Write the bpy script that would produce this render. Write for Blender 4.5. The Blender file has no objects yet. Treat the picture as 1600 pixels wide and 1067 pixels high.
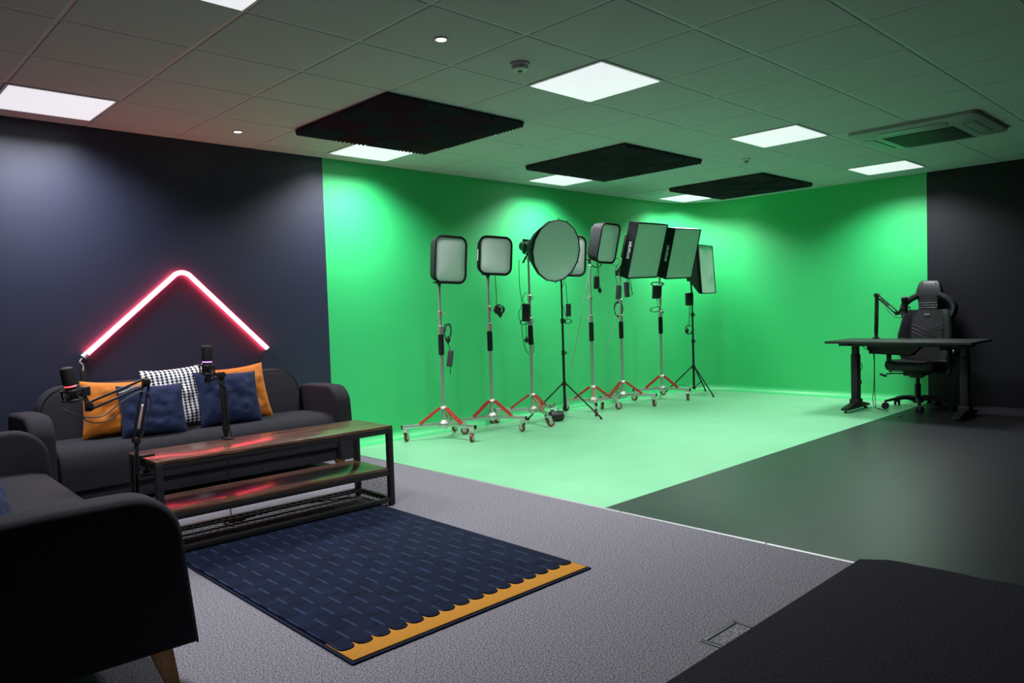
import bpy, bmesh, math, random
from mathutils import Vector, Matrix, Euler, noise
random.seed(7)
C = bpy.context.scene.collection
PI = math.pi
HC = 2.575            # ceiling height
V = Vector

# ------------------------------------------------------------------ materials
def nt(name):
    m = bpy.data.materials.new(name); m.use_nodes = True
    n = m.node_tree; b = n.nodes['Principled BSDF']
    return m, n, b

def mat(name, col, rough=.5, metal=0., spec=.5, var=0., vscale=20., bump=0., bscale=200., stretch=(1, 1, 1), sheen=0., coat=0., aniso=0.):
    m, n, b = nt(name)
    b.inputs['Base Color'].default_value = (*col, 1); b.inputs['Roughness'].default_value = rough
    b.inputs['Metallic'].default_value = metal; b.inputs['Specular IOR Level'].default_value = spec
    b.inputs['Sheen Weight'].default_value = sheen; b.inputs['Coat Weight'].default_value = coat
    if sheen: b.inputs['Sheen Roughness'].default_value = .5
    if var or bump:
        tc = n.nodes.new('ShaderNodeTexCoord'); mp = n.nodes.new('ShaderNodeMapping'); mp.inputs['Scale'].default_value = stretch
        n.links.new(tc.outputs['Object'], mp.inputs['Vector'])
    if var:
        no = n.nodes.new('ShaderNodeTexNoise'); no.inputs['Scale'].default_value = vscale; no.inputs['Detail'].default_value = 4
        n.links.new(mp.outputs['Vector'], no.inputs['Vector'])
        r = n.nodes.new('ShaderNodeValToRGB')
        r.color_ramp.elements[0].position = .3; r.color_ramp.elements[1].position = .7
        r.color_ramp.elements[0].color = (*[c*(1-var) for c in col], 1); r.color_ramp.elements[1].color = (*[min(1, c*(1+var)) for c in col], 1)
        n.links.new(no.outputs['Fac'], r.inputs['Fac']); n.links.new(r.outputs['Color'], b.inputs['Base Color'])
    if bump:
        nb = n.nodes.new('ShaderNodeTexNoise'); nb.inputs['Scale'].default_value = bscale; nb.inputs['Detail'].default_value = 3
        n.links.new(mp.outputs['Vector'], nb.inputs['Vector'])
        bp = n.nodes.new('ShaderNodeBump'); bp.inputs['Strength'].default_value = bump; bp.inputs['Distance'].default_value = .004
        n.links.new(nb.outputs['Fac'], bp.inputs['Height']); n.links.new(bp.outputs['Normal'], b.inputs['Normal'])
    return m

def emis(name, col, strength):
    m, n, b = nt(name)
    b.inputs['Base Color'].default_value = (.6, .6, .6, 1)
    b.inputs['Emission Color'].default_value = (*col, 1); b.inputs['Emission Strength'].default_value = strength
    return m

def math_node(n, op, a, b=None):
    k = n.nodes.new('ShaderNodeMath'); k.operation = op
    for i, v in enumerate((a, b)):
        if v is None: continue
        if isinstance(v, (int, float)): k.inputs[i].default_value = v
        else: n.links.new(v, k.inputs[i])
    return k.outputs[0]

GREEN = (.020, .50, .135)
M = {}
M['green_wall'] = mat('green_screen_paint', GREEN, .45, spec=.8, sheen=.14, bump=.03, bscale=60)
M['green_floor'] = mat('green_studio_vinyl', (.19, .48, .265), .36, spec=.5, var=.05, vscale=3, bump=.03, bscale=40)
M['navy_wall'] = mat('navy_wall_paint', (.014, .017, .042), .46, spec=.6, bump=.04, bscale=120)
M['black_wall'] = mat('black_wall_paint', (.006, .006, .011), .5, spec=.35, bump=.04, bscale=120)
M['dark_wall'] = mat('dark_far_wall_paint', (.02, .02, .028), .7, spec=.2)
M['black_vinyl'] = mat('black_studio_vinyl', (.012, .012, .015), .38, spec=.5, var=.15, vscale=4, bump=.05, bscale=30)
M['tile'] = mat('mineral_ceiling_tile', (.50, .50, .51), .9, spec=.15, var=.06, vscale=350, bump=.25, bscale=500)
M['tbar'] = mat('ceiling_grid_bar', (.55, .55, .56), .5, spec=.4)
M['foam'] = mat('charcoal_acoustic_foam', (.034, .034, .040), .95, spec=.1, bump=.2, bscale=400)
M['white_plastic'] = mat('white_plastic', (.55, .55, .55), .4)
M['ac_plastic'] = mat('ac_cassette_plastic', (.30, .31, .31), .4)
M['ac_dark'] = mat('ac_grille_dark', (.05, .055, .055), .5)
M['panel'] = emis('led_panel_diffuser', (.93, .94, 1.0), .80)
M['downlight'] = emis('downlight_lens', (1, .97, 1.0), 8)
M['neon'] = emis('red_led_tube', (1.0, .05, .085), 28)
M['alu'] = mat('aluminium_trim', (.45, .45, .46), .45, 1.0)
M['sofa'] = mat('charcoal_sofa_weave', (.017, .017, .022), .9, spec=.2, var=.25, vscale=300, bump=.3, bscale=500)
M['piping'] = mat('charcoal_seam', (.008, .008, .010), .9, spec=.1)
M['legwood'] = mat('orange_beech_leg', (.52, .25, .07), .4, var=.2, vscale=15, stretch=(6, 6, 1))
M['orange'] = mat('orange_velvet', (.46, .135, .014), .8, spec=.2, var=.12, vscale=40, bump=.1, bscale=300, sheen=.08)
M['navy'] = mat('navy_velvet', (.012, .019, .055), .9, spec=.15, var=.25, vscale=14, bump=.15, bscale=400, sheen=.03)
M['black_metal'] = mat('black_powder_coat', (.008, .008, .009), .5, spec=.35)
M['satin_black'] = mat('satin_black_plastic', (.009, .009, .010), .42, spec=.5)
M['black_fabric'] = mat('black_softbox_fabric', (.008, .008, .010), .75, spec=.25, bump=.15, bscale=60)
M['rubber'] = mat('black_rubber', (.012, .012, .013), .7, spec=.3)
M['foam_grip'] = mat('black_foam_grip', (.010, .010, .011), .9, spec=.2)
M['chrome'] = mat('brushed_steel_tube', (.50, .50, .47), .36, .8)
M['satin_steel'] = mat('satin_steel_casting', (.66, .66, .64), .38, 1.0)
M['red_metal'] = mat('red_anodised_brace', (.50, .030, .022), .35, spec=.6)
M['red_wheel'] = mat('dark_red_caster_wheel', (.16, .022, .016), .5)
M['zinc'] = mat('zinc_caster_fork', (.72, .72, .70), .35, .9)
M['diffuser'] = mat('white_diffusion_cloth', (.86, .90, .88), .8, spec=.2, bump=.1, bscale=7)
M['diffuser_thin'] = mat('thin_creased_diffusion_cloth', (.62, .72, .67), .6, spec=.3, bump=.5, bscale=5, stretch=(1, 3, 1))
M['silver_fabric'] = mat('grey_softbox_lining', (.42, .43, .43), .5, .3)
M['brick'] = mat('grey_power_brick', (.04, .04, .048), .45)
M['leather'] = mat('black_chair_leather', (.010, .010, .013), .45, spec=.4, bump=.12, bscale=350)
M['silver'] = mat('silver_badge', (.8, .8, .82), .25, 1.0)
M['print'] = mat('white_print', (.8, .8, .8), .6)
M['mat'] = mat('charcoal_loop_carpet', (.020, .019, .025), .98, spec=.05, var=.5, vscale=130, bump=.6, bscale=160)
M['rug_back'] = mat('navy_rug_binding', (.010, .013, .03), .9, spec=.1)
M['rug_orange'] = mat('orange_rug_pile', (.41, .185, .030), .95, spec=.05, var=.2, vscale=250, bump=.5, bscale=350)
M['desk'] = mat('black_desk_laminate', (.010, .010, .012), .5, spec=.4)
M['violet'] = emis('violet_mic_ring', (.55, .12, 1.0), 3.0)
M['redring'] = emis('red_mic_ring', (1.0, .06, .09), 2.0)
M['cable'] = mat('black_cable', (.012, .012, .013), .5)
M['white_cable'] = mat('white_cable', (.6, .6, .6), .5)

def carpet_mat():
    m, n, b = nt('grey_heather_carpet'); b.inputs['Roughness'].default_value = .97; b.inputs['Specular IOR Level'].default_value = .08
    tc = n.nodes.new('ShaderNodeTexCoord')
    no = n.nodes.new('ShaderNodeTexNoise'); no.inputs['Scale'].default_value = 165; no.inputs['Detail'].default_value = 5; no.inputs['Roughness'].default_value = .75
    n.links.new(tc.outputs['Object'], no.inputs['Vector'])
    r = n.nodes.new('ShaderNodeValToRGB'); e = r.color_ramp.elements
    e[0].position = .41; e[0].color = (.038, .036, .043, 1); e[1].position = .59; e[1].color = (.28, .265, .30, 1)
    n.links.new(no.outputs['Fac'], r.inputs['Fac']); n.links.new(r.outputs['Color'], b.inputs['Base Color'])
    bp = n.nodes.new('ShaderNodeBump'); bp.inputs['Strength'].default_value = .5; bp.inputs['Distance'].default_value = .004
    n.links.new(no.outputs['Fac'], bp.inputs['Height']); n.links.new(bp.outputs['Normal'], b.inputs['Normal'])
    return m
M['carpet'] = carpet_mat()

def wood_mat():
    m, n, b = nt('rustic_brown_board'); b.inputs['Roughness'].default_value = .22; b.inputs['Specular IOR Level'].default_value = .5
    tc = n.nodes.new('ShaderNodeTexCoord'); mp = n.nodes.new('ShaderNodeMapping'); mp.inputs['Scale'].default_value = (2.0, 26, 26)
    n.links.new(tc.outputs['Object'], mp.inputs['Vector'])
    no = n.nodes.new('ShaderNodeTexNoise'); no.inputs['Scale'].default_value = 2.2; no.inputs['Detail'].default_value = 7; no.inputs['Roughness'].default_value = .65
    n.links.new(mp.outputs['Vector'], no.inputs['Vector'])
    r = n.nodes.new('ShaderNodeValToRGB'); e = r.color_ramp.elements
    e[0].position = .32; e[0].color = (.026, .014, .011, 1); e[1].position = .72; e[1].color = (.21, .112, .066, 1)
    k = e.new(.52); k.color = (.095, .047, .030, 1)
    n.links.new(no.outputs['Fac'], r.inputs['Fac']); n.links.new(r.outputs['Color'], b.inputs['Base Color'])
    bp = n.nodes.new('ShaderNodeBump'); bp.inputs['Strength'].default_value = .12; bp.inputs['Distance'].default_value = .002
    n.links.new(no.outputs['Fac'], bp.inputs['Height']); n.links.new(bp.outputs['Normal'], b.inputs['Normal'])
    return m
M['wood'] = wood_mat()

def hound_mat():
    m, n, b = nt('black_white_houndstooth'); b.inputs['Roughness'].default_value = .9; b.inputs['Specular IOR Level'].default_value = .1
    tc = n.nodes.new('ShaderNodeTexCoord'); sp = n.nodes.new('ShaderNodeSeparateXYZ'); n.links.new(tc.outputs['Object'], sp.inputs[0])
    fx = math_node(n, 'FRACT', math_node(n, 'MULTIPLY', sp.outputs['X'], 1/.030)); ax = math_node(n, 'ABSOLUTE', math_node(n, 'SUBTRACT', fx, .5))
    fz = math_node(n, 'FRACT', math_node(n, 'MULTIPLY', sp.outputs['Z'], 1/.020))
    core = math_node(n, 'LESS_THAN', ax, .11)
    arm = math_node(n, 'MULTIPLY', math_node(n, 'LESS_THAN', fz, .5), math_node(n, 'LESS_THAN', ax, .34))
    k = math_node(n, 'MAXIMUM', core, arm)
    mx = n.nodes.new('ShaderNodeMix'); mx.data_type = 'RGBA'; mx.inputs['A'].default_value = (.72, .72, .74, 1); mx.inputs['B'].default_value = (.012, .012, .018, 1)
    n.links.new(k, mx.inputs['Factor']); n.links.new(mx.outputs['Result'], b.inputs['Base Color'])
    return m
M['hound'] = hound_mat()

def rug_mat():
    m, n, b = nt('navy_carved_rug_pile'); b.inputs['Roughness'].default_value = .95; b.inputs['Specular IOR Level'].default_value = .1
    tc = n.nodes.new('ShaderNodeTexCoord'); sp = n.nodes.new('ShaderNodeSeparateXYZ'); n.links.new(tc.outputs['Object'], sp.inputs[0])
    X = math_node(n, 'MULTIPLY', math_node(n, 'SUBTRACT', sp.outputs['X'], .378), 1/.07744)
    col = math_node(n, 'FLOOR', X); fx = math_node(n, 'FRACT', X)
    fy = math_node(n, 'FRACT', math_node(n, 'ADD', math_node(n, 'MULTIPLY', math_node(n, 'ADD', sp.outputs['Y'], 5.0), 1/.16), math_node(n, 'MULTIPLY', col, .5)))
    line = math_node(n, 'MULTIPLY', math_node(n, 'LESS_THAN', fx, .13), math_node(n, 'LESS_THAN', fy, .60))
    # carved scallop: the dark groove at the end of every tongue
    sx = math_node(n, 'SUBTRACT', fx, .5)
    arc = math_node(n, 'ADD', .66, math_node(n, 'MULTIPLY', math_node(n, 'MULTIPLY', sx, sx), .55))
    grv = math_node(n, 'LESS_THAN', math_node(n, 'ABSOLUTE', math_node(n, 'SUBTRACT', fy, arc)), .035)
    no = n.nodes.new('ShaderNodeTexNoise'); no.inputs['Scale'].default_value = 9; no.inputs['Detail'].default_value = 6
    n.links.new(tc.outputs['Object'], no.inputs['Vector'])
    r = n.nodes.new('ShaderNodeValToRGB'); e = r.color_ramp.elements
    e[0].position = .3; e[0].color = (.004, .0065, .018, 1); e[1].position = .7; e[1].color = (.0075, .0115, .030, 1)
    n.links.new(no.outputs['Fac'], r.inputs['Fac'])
    m1 = n.nodes.new('ShaderNodeMix'); m1.data_type = 'RGBA'; n.links.new(r.outputs['Color'], m1.inputs['A']); m1.inputs['B'].default_value = (.018, .030, .068, 1); n.links.new(line, m1.inputs['Factor'])
    m2 = n.nodes.new('ShaderNodeMix'); m2.data_type = 'RGBA'; n.links.new(m1.outputs['Result'], m2.inputs['A']); m2.inputs['B'].default_value = (.003, .005, .014, 1); n.links.new(grv, m2.inputs['Factor'])
    n.links.new(m2.outputs['Result'], b.inputs['Base Color'])
    h = math_node(n, 'SUBTRACT', 1.0, math_node(n, 'MAXIMUM', line, grv))
    nf = n.nodes.new('ShaderNodeTexNoise'); nf.inputs['Scale'].default_value = 400; n.links.new(tc.outputs['Object'], nf.inputs['Vector'])
    h2 = math_node(n, 'ADD', h, math_node(n, 'MULTIPLY', nf.outputs['Fac'], .5))
    bp = n.nodes.new('ShaderNodeBump'); bp.inputs['Strength'].default_value = .6; bp.inputs['Distance'].default_value = .005
    n.links.new(h2, bp.inputs['Height']); n.links.new(bp.outputs['Normal'], b.inputs['Normal'])
    return m
M['rug'] = rug_mat()

# ------------------------------------------------------------------ mesh builder
def frame_from(d):
    d = V(d).normalized(); a = V((0, 0, 1)) if abs(d.z) < .95 else V((1, 0, 0))
    u = d.cross(a).normalized(); return u, d.cross(u).normalized()

class MB:
    def __init__(s): s.bm = bmesh.new(); s.mi = 0
    def use(s, i): s.mi = i; return s
    def _tag(s, faces):
        for f in faces: f.material_index = s.mi
    def add(s, verts, faces):
        vs = [s.bm.verts.new(v) for v in verts]; out = []
        for f in faces:
            try: out.append(s.bm.faces.new([vs[i] for i in f]))
            except ValueError: pass
        s._tag(out); return vs
    def box(s, c, d, bev=0., rot=None, seg=2):
        t = bmesh.new(); bmesh.ops.create_cube(t, size=1)
        for v in t.verts: v.co = V((v.co.x*d[0], v.co.y*d[1], v.co.z*d[2]))
        if bev: bmesh.ops.bevel(t, geom=list(t.edges), offset=bev, segments=seg, profile=.5, affect='EDGES')
        Rm = (rot if isinstance(rot, Matrix) else Euler(rot).to_matrix()) if rot is not None else Matrix.Identity(3)
        t.verts.index_update(); s.add([Rm @ v.co + V(c) for v in t.verts], [[v.index for v in f.verts] for f in t.faces]); t.free(); return s
    def b2(s, lo, hi, bev=0., seg=2):
        return s.box([(a+b)/2 for a, b in zip(lo, hi)], [b-a for a, b in zip(lo, hi)], bev, seg=seg)
    def bar(s, a, b, w, h, bev=0.):          # rectangular bar between two points, h mostly vertical
        a, b = V(a), V(b); d = (b-a); L = d.length; d.normalize()
        up = V((0, 0, 1)) if abs(d.z) < .95 else V((1, 0, 0)); sd = d.cross(up).normalized(); u2 = sd.cross(d).normalized()
        return s.box((a+b)/2, (L, w, h), bev, Matrix((d, sd, u2)).transposed())
    def cyl(s, a, b, r0, r1=None, n=16):
        r1 = r0 if r1 is None else r1; a, b = V(a), V(b); u, w = frame_from(b-a); vs = []
        for c, r in ((a, r0), (b, r1)):
            for i in range(n):
                t = 2*PI*i/n; vs.append(c + (u*math.cos(t) + w*math.sin(t))*r)
        fs = [[i, (i+1) % n, n+(i+1) % n, n+i] for i in range(n)] + [list(range(n))[::-1], list(range(n, 2*n))]
        s.add(vs, fs); return s
    def tube(s, pts, r, n=8, smooth=True):
        pts = [V(p) for p in pts]
        if smooth and len(pts) > 2: pts = spline(pts)
        vs = []; fs = []; u = None
        for k, p in enumerate(pts):
            d = (pts[min(k+1, len(pts)-1)] - pts[max(k-1, 0)])
            if d.length < 1e-7: d = V((0, 0, 1))
            d.normalize()
            if u is None: u, w = frame_from(d)
            else:
                u = (u - d*u.dot(d)); u = u.normalized() if u.length > 1e-6 else frame_from(d)[0]; w = d.cross(u)
            for i in range(n):
                t = 2*PI*i/n; vs.append(p + (u*math.cos(t) + w*math.sin(t))*r)
        for k in range(len(pts)-1):
            for i in range(n): fs.append([k*n+i, k*n+(i+1) % n, (k+1)*n+(i+1) % n, (k+1)*n+i])
        fs += [list(range(n))[::-1], [len(pts)*n-n+i for i in range(n)]]
        s.add(vs, fs); return s
    def lathe(s, prof, o=(0, 0, 0), axis=(0, 0, 1), n=24):   # prof = [(r, h)...]
        o = V(o); a = V(axis).normalized(); u, w = frame_from(a); vs = []; fs = []
        for r, h in prof:
            for i in range(n):
                t = 2*PI*i/n; vs.append(o + a*h + (u*math.cos(t) + w*math.sin(t))*max(r, 1e-4))
        m = len(prof)
        for k in range(m-1):
            for i in range(n): fs.append([k*n+i, k*n+(i+1) % n, (k+1)*n+(i+1) % n, (k+1)*n+i])
        fs += [list(range(n))[::-1], [(m-1)*n+i for i in range(n)]]
        s.add(vs, fs); return s
    def prism(s, poly, z0, z1, mapf, bev=0., seg=3):      # poly in 2-D, extruded; mapf(a, b, h) -> xyz
        if bev:
            n = len(poly); A = sum(poly[i][0]*poly[(i+1) % n][1]-poly[(i+1) % n][0]*poly[i][1] for i in range(n)); sg = 1 if A > 0 else -1; off = []
            for i in range(n):
                e0 = (V((*poly[i], 0))-V((*poly[i-1], 0))).normalized(); e1 = (V((*poly[(i+1) % n], 0))-V((*poly[i], 0))).normalized()
                n0, n1 = V((-e0.y, e0.x, 0))*sg, V((-e1.y, e1.x, 0))*sg; m = n0+n1; m = m/max(.35, (1+n0.dot(n1))); off.append(m)
            rings = []
            for k in range(seg+1):
                a = PI/2*k/seg; ins = bev*(1-math.sin(a)); rings.append([mapf(poly[i][0]+off[i].x*ins, poly[i][1]+off[i].y*ins, z0+bev*(1-math.cos(a))) for i in range(n)])
            for k in range(seg+1):
                a = PI/2*(1-k/seg); ins = bev*(1-math.sin(a)); rings.append([mapf(poly[i][0]+off[i].x*ins, poly[i][1]+off[i].y*ins, z1-bev*(1-math.cos(a))) for i in range(n)])
            return s.ring_loft(rings)
        t = bmesh.new(); n = len(poly)
        lo = [t.verts.new((p[0], p[1], z0)) for p in poly]; hi = [t.verts.new((p[0], p[1], z1)) for p in poly]
        t.faces.new(lo[::-1]); t.faces.new(hi)
        for i in range(n): t.faces.new([lo[i], lo[(i+1) % n], hi[(i+1) % n], hi[i]])
        t.verts.index_update(); s.add([mapf(*v.co) for v in t.verts], [[v.index for v in f.verts] for f in t.faces]); t.free(); return s
    def ring_loft(s, rings, cap=True):
        n = len(rings[0]); vs = [V(p) for r in rings for p in r]; fs = []
        for k in range(len(rings)-1):
            for i in range(n): fs.append([k*n+i, k*n+(i+1) % n, (k+1)*n+(i+1) % n, (k+1)*n+i])
        if cap: fs += [list(range(n))[::-1], [(len(rings)-1)*n+i for i in range(n)]]
        s.add(vs, fs); return s
    def build(s, name, mats, parent=None, smooth=True, kind=None):
        bmesh.ops.recalc_face_normals(s.bm, faces=s.bm.faces)
        me = bpy.data.meshes.new(name); s.bm.to_mesh(me); s.bm.free()
        for k in (mats if isinstance(mats, (list, tuple)) else [mats]): me.materials.append(M[k] if isinstance(k, str) else k)
        if smooth:
            for p in me.polygons: p.use_smooth = True
            me.set_sharp_from_angle(angle=math.radians(38))
        o = bpy.data.objects.new(name, me); C.objects.link(o)
        if parent is not None: o.parent = parent
        if kind: o['kind'] = kind
        return o

def spline(pts, k=7):
    out = []
    for i in range(len(pts)-1):
        p0, p1, p2, p3 = pts[max(i-1, 0)], pts[i], pts[i+1], pts[min(i+2, len(pts)-1)]
        for j in range(k):
            t = j/k
            out.append(.5*((2*p1) + (p2-p0)*t + (2*p0-5*p1+4*p2-p3)*t*t + (3*p1-p0-3*p2+p3)*t**3))
    return out + [pts[-1]]

def tag(o, label, cat, group=None, kind=None):
    o['label'] = label; o['category'] = cat
    if group: o['group'] = group
    if kind: o['kind'] = kind
    return o
def thing(name, label, cat, loc=(0, 0, 0), rz=0, group=None, rot=None):
    o = bpy.data.objects.new(name, None); o.empty_display_size = .1; C.objects.link(o)
    o.location = loc; o.rotation_euler = rot if rot is not None else (0, 0, rz)
    return tag(o, label, cat, group)
def copy_tree(o, parent=None):
    c = o.copy(); C.objects.link(c)
    if parent is not None: c.parent = parent; c.matrix_parent_inverse = o.matrix_parent_inverse
    for ch in list(o.children): copy_tree(ch, c)
    return c
def move(o, loc, rz=0, label=None, group=None):
    o.location = loc; o.rotation_euler = (0, 0, rz)
    if label: o['label'] = label
    if group: o['group'] = group
    return o

def rrect(w, h, r, n=5):       # rounded rectangle outline centred on 0
    out = []
    for cx, cy, a0 in ((w/2-r, h/2-r, 0), (-w/2+r, h/2-r, PI/2), (-w/2+r, -h/2+r, PI), (w/2-r, -h/2+r, 1.5*PI)):
        for i in range(n+1):
            a = a0+PI/2*i/n; out.append((cx+r*math.cos(a), cy+r*math.sin(a)))
    return out

def text_mesh(name, txt, size, mtx, material, parent):
    cu = bpy.data.curves.new(name, 'FONT'); cu.body = txt; cu.size = size; cu.align_x = 'CENTER'; cu.align_y = 'CENTER'; cu.extrude = .0006; cu.offset = .0012
    t = bpy.data.objects.new(name, cu); C.objects.link(t); bpy.context.view_layer.update()
    me = bpy.data.meshes.new_from_object(t.evaluated_get(bpy.context.evaluated_depsgraph_get()))
    bpy.data.objects.remove(t); bpy.data.curves.remove(cu)
    me.transform(mtx); me.materials.clear(); me.materials.append(M[material])
    o = bpy.data.objects.new(name, me); C.objects.link(o); o.parent = parent
    return o

# ------------------------------------------------------------------ the setting
XE, XR, YB, YG = 2.465, 8.235, 2.6, -.47         # vinyl edge / right wall / back wall / green-black border
XL, YF = -3.0, -6.0
MB().b2((XL, YF, -.10), (XE, YB, 0)).build('floor', 'carpet', kind='structure', smooth=False)
MB().b2((XE, YF, -.10), (XR, YG, -.001)).build('floor_black', 'black_vinyl', kind='structure', smooth=False)
MB().b2((XE, YG, -.10), (XR+.1, YB+.1, -.001)).build('floor_green', 'green_floor', kind='structure', smooth=False)
# metal edge strip between carpet and vinyl, in screwed lengths
t = MB()
y = YF
while y < YB-.02:
    y2 = min(y+.9, YB-.004); t.prism([(-.008, 0), (.008, 0), (.005, .003), (-.005, .003)], y, y2-.006, lambda a, b, h: V((XE+a, h, b)))
    for k in (.1, .45, .8):
        if y+k < y2: t.cyl((XE, y+k, .002), (XE, y+k, .0042), .003, .002, 8)
    y = y2
t.build('trim_1', 'alu', kind='structure')
MB().b2((XL, YB, 0), (XE, YB+.12, HC+.1)).build('wall_back', 'navy_wall', kind='structure', smooth=False)
MB().b2((XR, YF, 0), (XR+.12, YG, HC+.1)).build('wall_right', 'black_wall', kind='structure', smooth=False)
MB().b2((XL-.12, YF-.12, 0), (XL, YB+.12, HC+.1)).build('wall_left', 'dark_wall', kind='structure', smooth=False)
MB().b2((XL-.12, YF-.12, -.1), (XR+.12, YF, HC+.1)).build('wall_front', 'dark_wall', kind='structure', smooth=False)
# curved green cyclorama wall with a coved foot
Rc, rf = .75, .09
plan = [((XE, YB), (0, -1)), ((XE+1.5, YB), (0, -1)), ((XE+3.0, YB), (0, -1))]
for i in range(25):
    a = PI/2*(1-i/24); plan.append(((XR-Rc+Rc*math.cos(a), YB-Rc+Rc*math.sin(a)), (-math.cos(a), -math.sin(a))))
plan += [((XR, .6), (-1, 0)), ((XR, YG), (-1, 0))]
prof = [(rf*(1-math.sin(PI/2*i/8)), rf*(1-math.cos(PI/2*i/8))) for i in range(9)] + [(0, 1.0), (0, 1.9), (0, HC+.05)]
t = MB(); vs = []
for (px, py), (nx, ny) in plan:
    for off, z in prof: vs.append((px+nx*off, py+ny*off, z))
m_ = len(prof); fs = [[k*m_+i, (k+1)*m_+i, (k+1)*m_+i+1, k*m_+i+1] for k in range(len(plan)-1) for i in range(m_-1)]
t.add(vs, fs)
# back skin so that the wall has thickness
vs2 = []
for (px, py), (nx, ny) in plan: vs2 += [(px-nx*.1, py-ny*.1, 0), (px-nx*.1, py-ny*.1, HC+.05)]
t.add(vs2, [[k*2, k*2+1, k*2+3, k*2+2] for k in range(len(plan)-1)])
o = t.build('wall_green', 'green_wall', kind='structure')

LX = [0.0, 2.4, 4.8, 7.2]
panel_cells = [(x, yy) for x in LX for yy in (1.8, -.6)]
t = MB(); t.use(1).b2((XL, YF, HC+.0038), (XR+.12, YB+.1, HC+.08)); t.use(0)
i0 = int(XL/.6)-1
for i in range(i0, 15):
    for j in range(-11, 6):
        x0, y0 = i*.6, j*.6
        if any(abs(x0-a) < .01 and abs(y0-b) < .01 for a, b in panel_cells): continue
        a, b, c, d = max(x0+.009, XL), max(y0+.009, YF), min(x0+.591, XR+.05), min(y0+.591, YB)
        if c-a < .02 or d-b < .02: continue
        t.add([(a, b, HC+.004), (c, b, HC+.004), (c, d, HC+.004), (a, d, HC+.004), (a+.004, b+.004, HC), (c-.004, b+.004, HC), (c-.004, d-.004, HC), (a+.004, d-.004, HC)],
              [[4, 5, 6, 7], [0, 1, 5, 4], [1, 2, 6, 5], [2, 3, 7, 6], [3, 0, 4, 7]])
t.build('ceiling', ['tile', 'tbar'], kind='structure', smooth=False)

# ------------------------------------------------------------------ ceiling fittings
PANEL_W = 41.0
def make_panel():
    t = thing('ceiling_light', '', 'ceiling light')
    f = MB()
    for sx, sy, w, d in ((0, .289, .598, .02), (0, -.289, .598, .02), (.289, 0, .02, .56), (-.289, 0, .02, .56)): f.box((sx, sy, -.001), (w, d, .006), .001)
    f.build('frame', 'white_plastic', t)
    MB().box((0, 0, -.004), (.562, .562, .010), .003).build('diffuser', 'panel', t)
    return t
plabels = {
 (0.0, 1.8): 'square lit ceiling panel above the navy wall left of the neon chevron',
 (0.0, -.6): 'lit ceiling panel cut off by the top edge, left half of the photo',
 (2.4, 1.8): 'lit ceiling panel half hidden by the largest foam square, above the navy and green join',
 (2.4, -.6): 'largest fully visible lit ceiling panel, beside the smoke detector',
 (4.8, 1.8): 'lit ceiling panel half hidden by the middle foam square',
 (4.8, -.6): 'lit ceiling panel beside the small motion sensor, midway between smoke detector and air conditioner',
 (7.2, 1.8): 'lit ceiling panel half hidden by the smallest foam square in the far corner',
 (7.2, -.6): 'lit ceiling panel against the right wall above the green and black join',
}
P0 = make_panel(); first = True
for (x, y_) in panel_cells:
    p = P0 if first else copy_tree(P0); first = False
    move(p, (x+.3, y_+.3, HC), 0, plabels[(x, y_)], 'square led panels in the ceiling')
    la = bpy.data.lights.new('panel_glow', 'AREA'); la.shape = 'SQUARE'; la.size = .55; la.energy = PANEL_W; la.color = (.95, .96, 1.0); la.spread = math.radians(135)
    lo = bpy.data.objects.new('panel_glow', la); C.objects.link(lo); lo.location = (x+.3, y_+.3, HC-.016)
    lo['kind'] = 'helper'

def downlight(x, y, label):
    t = thing('downlight', label, 'downlight', (x, y, HC), group='small round downlights')
    MB().lathe([(.026, .0), (.036, 0), (.038, -.003), (.036, -.006), (.027, -.006), (.026, 0)], n=32).build('trim_ring', 'white_plastic', t)
    MB().lathe([(.026, -.001), (.026, -.004), (.012, -.006), (0, -.0065)], n=24).build('lens', 'downlight', t)
    l = bpy.data.lights.new('downlight_glow', 'SPOT'); l.energy = 14; l.spot_size = math.radians(90); l.spot_blend = .8; l.shadow_soft_size = .02; l.color = (1, .96, .98)
    o = bpy.data.objects.new('downlight_glow', l); C.objects.link(o); o.location = (x, y, HC-.03); o['kind'] = 'helper'
downlight(1.5, -.29, 'round lit downlight near the top edge, left of the smoke detector')
downlight(1.5, 2.12, 'round lit downlight close to the navy wall, above the neon chevron')

t = thing('smoke_detector', 'white domed smoke detector on the ceiling beside the largest lit panel', 'smoke detector', (2.08, -.27, HC))
MB().lathe([(.056, 0), (.056, -.010), (.052, -.014), (.046, -.016)], n=32).build('base', 'white_plastic', t)
MB().lathe([(.047, -.014), (.049, -.026), (.044, -.036), (.030, -.042), (0, -.043)], n=32).build('cover', 'white_plastic', t)
MB().lathe([(.014, -.042), (.014, -.047), (.010, -.049), (0, -.049)], n=16).build('sensor_cap', 'brick', t)
t = thing('motion_sensor', 'small round white sensor on the ceiling between a lit panel and foam', 'sensor', (5.75, .36, HC))
MB().lathe([(.045, 0), (.045, -.012), (.036, -.018), (.030, -.020)], n=24).build('base', 'white_plastic', t)
MB().lathe([(.028, -.018), (.025, -.034), (.014, -.044), (0, -.046)], n=20).build('lens', 'ac_plastic', t)

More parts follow.
